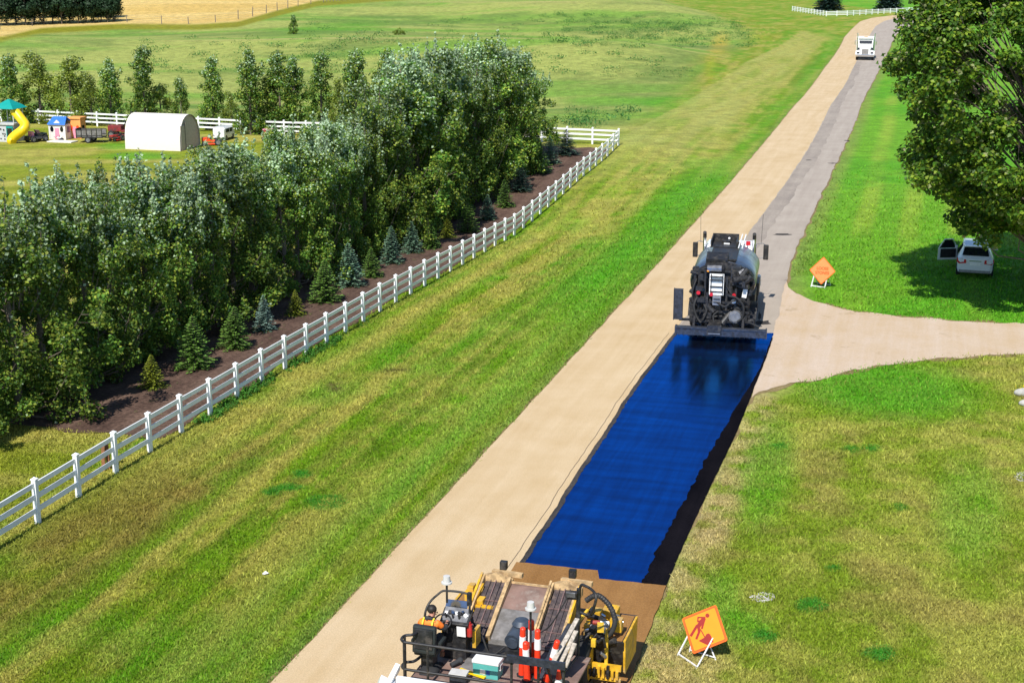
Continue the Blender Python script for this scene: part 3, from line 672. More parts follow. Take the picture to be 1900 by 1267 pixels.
def poplar(seed, H, Rad, n, leaf, prof, nl=24, shoots=7, pale=.3, tone=1.0, yellow=0.0, cr=(.26, .50)):
    """stem, rising limbs, leaf clumps on forked boughs, upright leafy shoots standing out of the crown"""
    rng = np.random.default_rng(seed); wood = MB(); cl = []      # clump: x y z radius stretch pale
    tz, tr = [0, .12, .3, .55, .78, 1], prof
    wood.tube([(0,0,-.2),(rng.normal()*.05,rng.normal()*.05,H*.3),(rng.normal()*.08,rng.normal()*.08,H*.6),(0,0,H*.93)], [.018*H,.014*H,.008*H,.012], 6)
    k0 = Rad / 2.3
    for i in range(nl):
        f = (i + rng.uniform(.1, .9)) / nl; z1 = H * (.04 + .86 * f); rmax = Rad * np.interp(z1 / H, tz, tr); r1 = rmax * rng.uniform(.7, 1.2)
        a = i * 2.39996 + rng.normal() * .35; z0 = max(.25, z1 - r1 * rng.uniform(.8, 1.5)); d = np.array([math.cos(a), math.sin(a), 0])
        p0 = np.array([0, 0, z0]); p1 = d * r1 + np.array([0, 0, z1]); mid = (p0 + p1) / 2 + d * r1 * .15 - np.array([0, 0, .14 * r1])
        wood.tube([p0, mid, p1], [.0055*H*(1.1-f), .0035*H*(1.1-f), .008], 5)
        for j in range(rng.integers(3, 6)):
            t = rng.uniform(.4, 1.0); q = (1-t)**2*p0 + 2*t*(1-t)*mid + t*t*p1
            e_ = q + (d * rng.uniform(-.1, .5) + rng.normal(size=3) * np.array([.45, .45, .25]) + np.array([0, 0, .25])) * Rad * .32
            wood.tube([q, e_], [.014, .005], 4, False)
            r = rng.uniform(*cr) * k0
            cl.append((*e_, r, rng.uniform(.8, 1.25), .04))
            if rng.uniform() < .45:
                L_ = rng.uniform(.5, 1.25) * k0; top = e_ + np.array([rng.normal()*.08, rng.normal()*.08, L_])
                wood.tube([e_, top], [.010, .004], 4, False)
                for m in range(4): u = (m + 1) / 4; cl.append((*(e_ + (top - e_) * u), .17 * k0 * (1.25 - .8 * u), 1.0, .35))
    for i in range(shoots):
        a = rng.uniform(0, 6.28); rr_ = Rad * rng.uniform(.08, .6) if i else 0; top = H * (1 - .30 * (rr_ / Rad) - rng.uniform(0, .08)) if i else H
        x, y = math.cos(a) * rr_, math.sin(a) * rr_; z0 = top * .66
        wood.tube([(x*.5,y*.5,z0*.8),(x*.9,y*.9,z0),(x,y,top)], [.03,.022,.006], 5)
        for k in range(12):
            t = k / 11; cl.append((x + rng.normal()*.06, y + rng.normal()*.06, z0 + (top - z0) * t, k0 * (.36 - .26 * t), 1.0, .25 + .3 * t))
    cl = np.array(cl); w = cl[:, 3] ** 2.1; w /= w.sum()
    pick = rng.choice(len(cl), n, p=w)
    dr = rng.normal(size=(n, 3)); dr /= np.linalg.norm(dr, axis=1, keepdims=True)
    C = cl[pick, :3] + dr * (rng.uniform(0, 1, (n, 1)) ** .45) * cl[pick, 3:4] * 1.15 * np.stack([np.ones(n), np.ones(n), cl[pick, 4]], 1)
    C[:, 2] = np.maximum(C[:, 2], .1)
    Nn = dr * .55 + np.array([0, 0, .5]) + rng.normal(size=(n, 3)) * .55
    hz = C[:, 2] / H
    cb = rng.uniform(.7, 1.3, (len(cl), 1))[pick]          # each spray of leaves has its own tone
    base = np.array([[.068, .155, .020], [.135, .235, .028], [.26, .32, .045], [.09, .19, .036]])[rng.integers(0, 4, n)]
    base = base * rng.uniform(.7, 1.3, (n, 1)) * cb
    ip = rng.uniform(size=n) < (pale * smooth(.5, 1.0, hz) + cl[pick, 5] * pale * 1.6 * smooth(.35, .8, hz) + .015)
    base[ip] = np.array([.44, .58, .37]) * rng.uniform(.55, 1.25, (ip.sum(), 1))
    if yellow: base = base * (1 - yellow) + np.array([.27, .30, .04]) * yellow * rng.uniform(.6, 1.3, (n, 1))
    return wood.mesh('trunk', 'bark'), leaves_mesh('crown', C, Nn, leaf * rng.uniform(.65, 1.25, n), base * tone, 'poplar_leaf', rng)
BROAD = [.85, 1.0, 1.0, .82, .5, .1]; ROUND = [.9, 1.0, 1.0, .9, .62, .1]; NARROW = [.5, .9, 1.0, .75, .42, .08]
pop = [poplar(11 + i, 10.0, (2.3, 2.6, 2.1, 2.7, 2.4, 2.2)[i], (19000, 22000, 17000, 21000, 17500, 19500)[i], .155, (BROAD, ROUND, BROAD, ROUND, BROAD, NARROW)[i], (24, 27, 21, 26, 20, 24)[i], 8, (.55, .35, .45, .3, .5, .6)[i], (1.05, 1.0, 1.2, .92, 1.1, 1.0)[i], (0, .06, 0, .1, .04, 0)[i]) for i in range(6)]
slim = [poplar(31 + i, 7.6, 1.35, 7000, .19, NARROW, 26, 5, .3, 1.15, 0, (.5, .85)) for i in range(3)]
slim_y = [poplar(41 + i, 7.2, 1.5, 5000, .19, NARROW, 26, 4, .25, 1.25, .5, (.5, .85)) for i in range(2)]
def put_tree(name, meshes, loc, H, H0, label, group, rz, lean=0.0, wide=1.0, cat='tree'):
    t = thing(name, label, cat, tuple(loc), rz, group); s = H / H0
    t.scale = (s * wide, s * wide, s); t.rotation_euler = (lean, 0, rz)
    link('trunk', meshes[0], t); link('crown', meshes[1], t); return t
SIL_X = [-120, -30, 9, 31, 69, 121, 187, 219, 245, 271, 324, 370, 410, 480, 540, 620, 665, 690, 730, 790, 850, 930, 985, 1010, 1040]
SIL_Y = [520, 460, 400, 346, 321, 298, 310, 320, 270, 272, 280, 262, 250, 245, 215, 205, 180, 150, 95, 75, 60, 64, 100, 120, 190]
rr = random.Random(7)
trow = 1.5; i = 0
while trow < 82:
    off = -6.4 + rr.uniform(-.5, .5)
    p = FA + FD * trow + FN * off; z = float(terr(p[0], p[1])); p = Vector((p[0], p[1], z))
    px, py = project(p.x, p.y, p.z)
    top = np.interp(px, SIL_X, SIL_Y) + rr.choice((-6, 2, 16, 34))
    h_ = (py - top) / ppm(p) / math.cos(TH) * 1.0
    # perspective: refine the height so that the top lands on the outline
    for _ in range(8):
        _, ty = project(p.x, p.y, p.z + h_); h_ += (ty - top) / ppm(p)
    h_ = max(4.5, min(13.5, h_))
    put_tree('poplar_tree', pop[(i * 5 + i // 6) % 6], p, h_, 10.0, ORD[i] + ' poplar from the near end of the front row behind the fence', 'poplars in the front row', rr.uniform(0, 6.3), rr.uniform(-.05, .05), rr.uniform(.88, 1.15))
    trow += rr.uniform(2.3, 3.1); i += 1
trow = 6.0; i = 0
while trow < 80:
    off = -10.2 + rr.uniform(-.6, .6)
    p = FA + FD * trow + FN * off; z = float(terr(p[0], p[1])); p = Vector((p[0], p[1], z))
    px, py = project(p.x, p.y, p.z)
    top = np.interp(px, SIL_X, SIL_Y) + rr.choice((0, 8, 30, 50))
    h_ = 8
    for _ in range(10):
        _, ty = project(p.x, p.y, p.z + h_); h_ += (ty - top) / ppm(p)
    h_ = max(3.5, min(12.5, h_))
    put_tree('poplar_tree', pop[(i * 5 + 2 + i // 4) % 6], p, h_, 10.0, ORD[i] + ' poplar from the near end of the rear row beside the yard lawn', 'poplars in the rear row', rr.uniform(0, 6.3), rr.uniform(-.03, .03), rr.uniform(.84, 1.02))
    trow += rr.uniform(2.6, 3.5); i += 1
# thin young poplars along the back fence
back = [(-20,95,0),(25,92,0),(78,90,1),(135,96,1),(172,130,1),(207,105,0),(270,80,0),(300,150,1),(337,140,0),(397,100,0),(430,165,1),(465,86,0),(500,135,1),(520,84,0),(549,100,0),(597,92,0),(632,140,1),(662,88,0),(720,86,0),(760,100,0)]
for i, (px, py, k) in enumerate(back):
    f = (px - 1148) / (25 - 1148.0); b = Vector(CORNER).lerp(Vector((-47.5, 145.3, 0)), f)
    # stand it just this side of the back fence, under its top pixel
    oy = -1.2 if i % 5 == 1 else 1.6; d = ray(px, 225); p = Vector((d[0] / d[1] * (b.y + oy), b.y + oy, 0)); p.z = float(terr(p.x, p.y))
    h_ = 7
    for _ in range(8):
        _, ty = project(p.x, p.y, p.z + h_); h_ += (ty - py) / ppm(p)
    ms, h0 = (slim_y[i % 2], 7.2) if k else (slim[i % 3], 7.6)
    kind = 'thin yellowish poplar' if k else 'slim green poplar'
    put_tree('young_poplar', ms, p, h_, h0, '%s, %s tree from the left along the back fence' % (kind, ORD[i]), 'young poplars along the back fence', rr.uniform(0, 6.3), 0, rr.uniform(.95, 1.3) if k else rr.uniform(.95, 1.15))
# ---- the big broadleaf at the right edge
def big_tree(seed, H, cz, rx, rz_, nclump, n, leaf):
    rng = np.random.default_rng(seed); wood = MB()
    wood.tube([(0,0,-.3),(.05,0,1.2),(-.1,.1,3.0),(.1,.1,6),(0,0,H*.6),(0,0,H*.9)], [.42,.33,.28,.22,.13,.03], 9)
    cl = []
    for i in range(nclump):
        u = rng.uniform(-1, 1); a = rng.uniform(0, 6.28); rad = rng.uniform(.45, 1.0) ** .45
        s = math.sqrt(1 - u * u); lob = 1 + .16 * math.sin(3 * a + 2.0 * u) + .10 * math.sin(7 * a + 5 * u)
        c = np.array([math.cos(a) * s * rx * rad * lob, math.sin(a) * s * rx * rad * lob, cz + u * rz_ * rad])
        if c[2] < 3.7: c[2] = 3.7 + rng.uniform(0, .9)
        cl.append((*c, rng.uniform(.4, .85)))
        if i % 3: continue
        z0 = max(1.8, min(H * .8, c[2] * .55)); b = np.array([0, 0, z0]); m_ = (b + c) / 2 + rng.normal(size=3) * .4
        wood.tube([b, m_, c], [.06, .035, .01], 5)
        for k in range(3):
            e_ = c + rng.normal(size=3) * .7; wood.tube([c * .8 + b * .2, (c + e_) / 2, e_], [.016, .010, .004], 4)
    cl = np.array(cl); pick = rng.choice(len(cl), n, p=cl[:, 3] ** 2 / (cl[:, 3] ** 2).sum())
    dirs = rng.normal(size=(n, 3)); dirs /= np.linalg.norm(dirs, axis=1, keepdims=True)
    rr_ = cl[pick, 3:4] * rng.uniform(.5, 1.15, (n, 1))
    C = cl[pick, :3] + dirs * rr_ * np.array([1.15, 1.15, .75])
    Nn = dirs * .6 + np.array([0, 0, .7]) + rng.normal(size=(n, 3)) * .55
    base = np.array([[.05, .13, .011], [.11, .21, .016], [.21, .30, .026], [.065, .135, .02]])[rng.integers(0, 4, n)] * rng.uniform(.7, 1.3, (n, 1))
    ip = rng.uniform(size=n) < .06; base[ip] = np.array([.30, .33, .14]) * rng.uniform(.6, 1.3, (ip.sum(), 1))
    return wood.mesh('trunk', 'bark'), leaves_mesh('crown', C, Nn, leaf * rng.uniform(.7, 1.25, n), base, 'big_leaf', rng, .85)
bt = big_tree(3, 18.5, 10.4, 7.0, 8.3, 600, 175000, .205)
t = thing('broadleaf_tree', 'large green broadleaf tree shading the parked cars beside the driveway', 'tree', tuple(P(1918, 566)), 1.0)
link('trunk', bt[0], t); link('crown', bt[1], t)
# ---- spruces
def spruce(seed, c1, c2, H=2.0, rad=.74, step=.11, nw=.026, nbr=8):
    rng = np.random.default_rng(seed); wood = MB(); wood.tube([(0,0,-.1),(0,0,H*.6),(0,0,H)], [.035,.02,.006], 6)
    Cs = []; Ds = []; S = []
    z = .12
    while z < H * .97:
        f = z / H; r = rad * (1 - f) ** .85 + .03; nb = nbr if f < .8 else 5; a0 = rng.uniform(0, 6.28)
        for b in range(nb):
            a = a0 + b * 6.283 / nb + rng.normal() * .12; rb = r * rng.uniform(.8, 1.1); dz = -.08 * rb + .25 * rb * f
            d = np.array([math.cos(a), math.sin(a), 0.0])
            wood.tube([(0,0,z), tuple(d * rb + np.array([0,0,z+dz]))], [.008, .003], 3, False)
            m = max(3, int(rb / .045))
            for k in range(m):
                t = (k + .6) / m; p = d * rb * t + np.array([0, 0, z + dz * t])
                side = np.array([-d[1], d[0], 0])
                for s_ in (-1, 1):
                    L_ = .16 * (1 - .6 * t) * (rb / rad + .25)
                    dr = d * .6 + side * s_ * .8 + np.array([0, 0, rng.uniform(-.1, .35)])
                    Cs.append(p); Ds.append(dr); S.append(L_ + .03)
        z += step * (1.1 - .45 * f)
    for k in range(30): Cs.append((0, 0, H * (.86 + .14 * k / 30))); a = rng.uniform(0, 6.28); Ds.append((math.cos(a), math.sin(a), 1.0)); S.append(.06)
    Cs, Ds, S = np.array(Cs), np.array(Ds), np.array(S); n = len(Cs)
    Ds /= np.linalg.norm(Ds, axis=1, keepdims=True)
    up = np.array([0, 0, 1.0]) + rng.normal(size=(n, 3)) * .35; W = np.cross(Ds, up); W /= np.maximum(np.linalg.norm(W, axis=1, keepdims=True), 1e-6)
    V = np.empty((n, 4, 3)); V[:, 0] = Cs; V[:, 1] = Cs + Ds * S[:, None] * .5 + W * nw; V[:, 2] = Cs + Ds * S[:, None]; V[:, 3] = Cs + Ds * S[:, None] * .5 - W * nw
    F_ = np.arange(n * 4).reshape(n, 4)
    tint = np.array(c1) + (np.array(c2) - np.array(c1)) * rng.uniform(size=(n, 1)); tint = tint * rng.uniform(.75, 1.25, (n, 1))
    return wood.mesh('trunk', 'bark'), np_mesh('crown', V.reshape(-1, 3), F_, 'spruce_needle', np.repeat(tint, 4, 0))
SP = {'green': spruce(1, (.07, .17, .025), (.16, .28, .045)), 'blue': spruce(2, (.11, .20, .16), (.21, .31, .26)), 'teal': spruce(6, (.09, .19, .11), (.19, .31, .21)), 'yellow': spruce(3, (.13, .18, .012), (.27, .30, .025), rad=.8), 'dark': spruce(4, (.03, .08, .06), (.07, .13, .09), rad=.85), 'tall': spruce(5, (.02, .06, .05), (.06, .11, .09), rad=.72, step=.055, nw=.045, nbr=11)}
names = {'green': 'fresh green', 'blue': 'silvery blue', 'teal': 'soft blue-green', 'yellow': 'yellow-green', 'dark': 'dark blue-green'}
spr = [(283,720,62,'yellow',1),(362,684,98,'green',1),(435,647,78,'green',1.15),(492,614,66,'blue',1.1),(549,586,48,'yellow',1.1),(603,561,80,'green',1.05),(651,532,80,'teal',1.1),(690,515,54,'green',1.1),(727,489,68,'teal',1),(765,470,58,'teal',1.1),(800,462,52,'green',1),(830,442,42,'yellow',1.1),(868,432,62,'green',1.1),(905,408,46,'teal',1),(938,385,50,'green',1.1),(965,356,52,'dark',1.1),(1000,322,56,'green',1.1),(1022,305,50,'teal',1),(1050,288,46,'dark',1.4)]
RINGS = []
for i, (px, py, h_, k, w) in enumerate(spr):
    p = G(px, py); RINGS.append(p); H_ = h_ / ppm(p) / .966
    ts = put_tree('spruce_sapling', SP[k], p, H_, 2.0, '%s spruce sapling, %s from the near end of the mulch bed' % (names[k], ORD[i]), 'spruces planted along the fence', rr.uniform(0, 6), rr.uniform(-.07, .07), w); ts.scale.x *= rr.uniform(.82, 1.2); ts.scale.y *= rr.uniform(.85, 1.15)
for px, py, h_, lab in ((1548, 24, 9.5, 'dark blue spruce behind the far white fence, nearer its corner'), (1662, 22, 9.5, 'dark blue spruce behind the far white fence, partly behind the big tree')):
    p = P(px, py) + Vector((0, 8, 0)); put_tree('spruce_tree', SP['tall'], p, h_, 2.0, lab, 'spruces behind the far fence', rr.uniform(0, 6), 0, 1.35)
# ---- dark wood at the edge of the wheat
def blob_tree(seed, H, rad, n, leaf):
    rng = np.random.default_rng(seed); wood = MB().tube([(0,0,-.2),(0,0,H*.5),(0,0,H*.85)], [.22,.15,.04], 6)
    u = rng.normal(size=(60, 3)); u /= np.linalg.norm(u, axis=1, keepdims=True)
    c = u * np.array([rad, rad, H * .46]) * rng.uniform(.5, 1, (60, 1)) + np.array([0, 0, H * .52])
    pick = rng.integers(0, 60, n); C = c[pick] + rng.normal(size=(n, 3)) * rad * .18; C[:, 2] = np.maximum(C[:, 2], .2)
    for q in c[:14]: wood.tube([(0,0,q[2]*.5), tuple(q)], [.07,.02], 4)
    tint = np.array([.022, .05, .022]) * rng.uniform(.6, 1.7, (n, 1))
    return wood.mesh('trunk', 'bark'), leaves_mesh('crown', C, C - np.array([0, 0, H * .5]) + rng.normal(size=(n, 3)), leaf * rng.uniform(.7, 1.3, n), tint, 'poplar_leaf', rng)
BT = [blob_tree(61 + i, 11.0, 3.2, 2600, .6) for i in range(3)]
wood_px = [(-30,48),(-8,46),(12,48),(30,45),(48,47),(64,44),(82,46),(98,43),(115,45),(130,43),(146,44),(160,42),(174,43),(188,41),(200,42),(211,41),(5,36),(40,35),(75,34),(110,33),(145,32),(178,33),(205,34)]
for i, (px, py) in enumerate(wood_px):
    p = G(px, py); 
    lab = '%s dark bushy tree from the left along the front of the small wood' % ORD[i] if i < 16 else '%s dark bushy tree from the left in the back row of the wood' % ORD[i - 16]
    put_tree('bushy_tree', BT[i % 3], p, rr.uniform(7.5, 9.5) if i < 14 else rr.uniform(6, 8), 11.0, lab, 'trees of the dark wood', rr.uniform(0, 6), 0, rr.uniform(.9, 1.2))
p = G(545, 64); put_tree('young_tree', slim[1], p, 3.9, 7.6, 'small lone green tree standing in the rolling field', None, 1, 0, 1.25)
ob = poplar(77, 3.0, 2.2, 2200, .25, ROUND, 16, 0, 0, 1.1, .35); p = G(741, 65); put_tree('olive_bush', ob, p, 1.25, 3.0, 'rounded olive bush alone in the rolling field', None, 2, 0, 1.3, 'bush')
# ------------------------------------------------------------------ low growth: weeds, grass
def tufts(name, spots, m, label, seed):
    """spots: (x,y,z,radius,height,n,color)"""
    rng = np.random.default_rng(seed); Cs = []; Ns = []; S = []; T = []
    for (x, y, z, r, h_, n, c) in spots:
        a = rng.uniform(0, 6.283, n); q = np.sqrt(rng.uniform(size=n)) * r
        C = np.stack([x + np.cos(a) * q, y + np.sin(a) * q, z + .02 + rng.uniform(size=n) * h_ * (1 - .6 * (q / r) ** 2)], 1)
        Cs.append(C); Ns.append(np.array([0, -.3, .8]) + rng.normal(size=(n, 3)) * .6); S.append(np.full(n, max(.035, h_ * .32)) * rng.uniform(.6, 1.4, n)); T.append(np.array(c) * rng.uniform(.6, 1.4, (n, 1)))
    me = leaves_mesh(name, np.concatenate(Cs), np.concatenate(Ns), np.concatenate(S), np.concatenate(T), m, rng, .5)
    return tag(link(name, me), label, kind='stuff')
rng = np.random.default_rng(99)
sp = []
zones = [(1000, 1480, 28, 90, 330), (900, 1320, 95, 145, 60), (1050, 1250, 203, 240, 70), (560, 1000, 35, 110, 110), (250, 700, 70, 140, 120), (1050, 1400, 40, 75, 160)]
for x0, x1, y0, y1, n in zones:
    for _ in range(n):
        px, py = rng.uniform(x0, x1), rng.uniform(y0, y1); p = G(px, py)
        if p.x > road_left_x(p.y) - 16: continue
        s = rng.uniform(.35, 1.0) ** 1.5 * 1.35 + .25
        sp.append((p.x, p.y, float(terr(p.x, p.y)), s, s * .6, int(14 + 20 * s), (.06, .17, .035) if rng.uniform() < .7 else (.09, .20, .035)))
tufts('field_weeds', sp, 'weed_leaf', 'dark green weed clumps scattered over the rolling field', 5)
sp = []
for _ in range(420):
    k = rng.uniform(4.5, 12); p = FA + FD * (k * F_STEP) + FN * rng.normal(.15, .16)
    if rng.uniform() > .1 + .75 * (vnoise(np.array(k * 1.3), np.array(2.0)) > .45): continue
    h_ = rng.uniform(.12, .38); sp.append((p[0], p[1], float(terr(p[0], p[1])), .13, h_, 22, (.06, .19, .02)))
for _ in range(500):
    k = rng.uniform(-3, 39); p = FA + FD * (k * F_STEP) + FN * rng.normal(.05, .12)
    sp.append((p[0], p[1], float(terr(p[0], p[1])), .10, rng.uniform(.06, .16), 10, (.06, .15, .015)))
for q_ in RINGS:
    for _ in range(60):
        a_ = rng.uniform(0, 6.28); r_ = .75 * math.sqrt(rng.uniform()); x_, y_ = q_.x + math.cos(a_) * r_, q_.y + math.sin(a_) * r_ * .8
        sp.append((x_, y_, float(terr(x_, y_)) + .03, .09, rng.uniform(.04, .10), 8, (.16, .19, .04) if rng.uniform() < .6 else (.08, .17, .025)))
for _ in range(260):
    k = rng.uniform(3.5, 38.5); p = FA + FD * (k * F_STEP) - FN * rng.uniform(.3, 5)
    sp.append((p[0], p[1], float(terr(p[0], p[1])) + .03, .10, rng.uniform(.03, .10), 7, (.12, .17, .04)))
tufts('fence_weeds', sp, 'weed_leaf', 'green weeds along the white fence and between the spruces', 6)
sp = []
for (bx, by_, rx, ry, cc, w) in BLOBS[:12]:
    for _ in range(int(rx * ry * .22) + 14):
        a = rng.uniform(0, 6.28); q = math.sqrt(rng.uniform()); p = G(bx + math.cos(a) * rx * q, by_ + math.sin(a) * ry * q)
        sp.append((p.x, p.y, p.z, .12, rng.uniform(.04, .09), 9, (.06, .26, .02)))
tufts('clover_patches', sp, 'weed_leaf', 'dark green clover patches dotted over the lawns', 7)
def pebble_patch(px, py, rx, ry, n, lab, m='rock_pale'):
    mb = MB(); r_ = random.Random(int(px))
    for _ in range(n):
        a = r_.uniform(0, 6.28); q = math.sqrt(r_.random()); p = G(px + math.cos(a) * rx * q, py + math.sin(a) * ry * q); s = r_.uniform(.012, .035)
        mb.sphere((p.x, p.y, p.z + s * .4), s, 6, 4, (r_.uniform(.8, 1.4), r_.uniform(.8, 1.4), .6))
    tag(mb.build('pebbles', m), lab, kind='stuff')
pebble_patch(1415, 1108, 24, 9, 150, 'patch of pale pebbles spilled on the dry lawn')
pebble_patch(1896, 884, 14, 9, 90, 'pale pebbles spilled on the grass at the right edge')
pebble_patch(625, 1203, 26, 11, 90, 'scatter of loose dark stones on the tan lane', 'tar_line')
pebble_patch(715, 1103, 22, 7, 60, 'second scatter of loose dark stones further up the tan lane', 'tar_line')
def grass():
    rng = np.random.default_rng(4); n = 900000
    # even in the photograph's own depth: denser near the camera
    y = 1 / rng.uniform(1 / 125.0, 1 / 28.5, n); x = (rng.uniform(-.47, .47, n)) * (y + 4)
    rl = road_left_x(y); rx = np.interp(y, [p.y for p in RIGHT], [p.x for p in RIGHT])
    t = (x - FA[0]) * FD[0] + (y - FA[1]) * FD[1]; nn = (x - FA[0]) * FN[0] + (y - FA[1]) * FN[1]
    keep = ((x < rl + .06 - .16 * rng.uniform(size=n)) & ((nn > -.25) | (t < 8))) | (x > rx + .16 + .25 * rng.uniform(size=n))
    dt_ = np.array([[p.x, p.y] for p in resample(dtop, .5)]); db_ = np.array([[p.x, p.y] for p in resample(dbot, .5)])
    yt = np.interp(x, dt_[:, 0][np.argsort(dt_[:, 0])], dt_[:, 1][np.argsort(dt_[:, 0])]); yb = np.interp(x, db_[:, 0][np.argsort(db_[:, 0])], db_[:, 1][np.argsort(db_[:, 0])])
    jt = rng.normal(size=n) * .22; inside = (x > rx) & (y < yt + .05 + jt) & (y > yb - .05 + jt) & (x > dbot[0].x - 1)
    inside |= (x > rx - .5) & (x < rx + 1.6) & (y > P(1396, 733).y - .3) & (y < P(1456, 512).y)
    keep &= ~inside & (rng.uniform(size=n) < 1 - smooth(66, 122, y))
    x, y = x[keep], y[keep]; n = len(x); z = terr(x, y)
    c = ground_color(x, y, z) * (rng.uniform(.3, 1.0, (n, 1)) * 1.9)
    st = rng.uniform(size=n) < .12; c[st] = c[st] * .5 + C_STRAW * .55
    s = rng.uniform(.03, .085, n) * (1 + (y - 28) / 60); w = s * .25
    a = rng.uniform(0, 6.283, n); lean = rng.normal(size=(n, 2)) * .6
    V = np.empty((n, 3, 3)); ca, sa = np.cos(a) * w, np.sin(a) * w
    V[:, 0] = np.stack([x - ca, y - sa, z - .005], 1); V[:, 1] = np.stack([x + ca, y + sa, z - .005], 1); V[:, 2] = np.stack([x + lean[:, 0] * s, y + lean[:, 1] * s, z + s], 1)
    me = np_mesh('grass', V.reshape(-1, 3), np.arange(n * 3).reshape(n, 3), 'blade', np.repeat(c, 3, 0))
    tag(link('grass', me), 'short mown grass blades on the verge and lawns', kind='stuff')
grass()
# ------------------------------------------------------------------ wheels shared by the vehicles
def wheel_meshes(r, w, rim='grey_steel', n=22):
    t = MB(); prof = [(r*.62, -w/2), (r*.90, -w/2), (r, -w*.36), (r, w*.36), (r*.90, w/2), (r*.62, w/2)]
    secs = []
    for j in range(n):
        a = 2*math.pi*j/n; secs.append([(x, math.cos(a)*q, math.sin(a)*q) for q, x in prof])
    secs.append(secs[0]); t.loft(secs, False, False, True)
    k = MB(); k.cyl((-w*.40,0,0),(w*.40,0,0), r*.63, n=n); k.cyl((-w*.5,0,0),(w*.5,0,0), r*.2, n=10)
    for i in range(6):
        a = i*math.pi/3
        for s in (-1, 1): k.cyl((s*w*.38, math.cos(a)*r*.38, math.sin(a)*r*.38), (s*w*.45, math.cos(a)*r*.38, math.sin(a)*r*.38), r*.05, n=6)
    return t.mesh('tyre', 'rubber'), k.mesh('rim', rim)
def wheel(ms, parent, loc, lab=None, rz=0):
    o = link('wheel', ms[0], parent, loc, (0, 0, rz))       # the tyre carries its rim
    link('rim', ms[1], o); return o

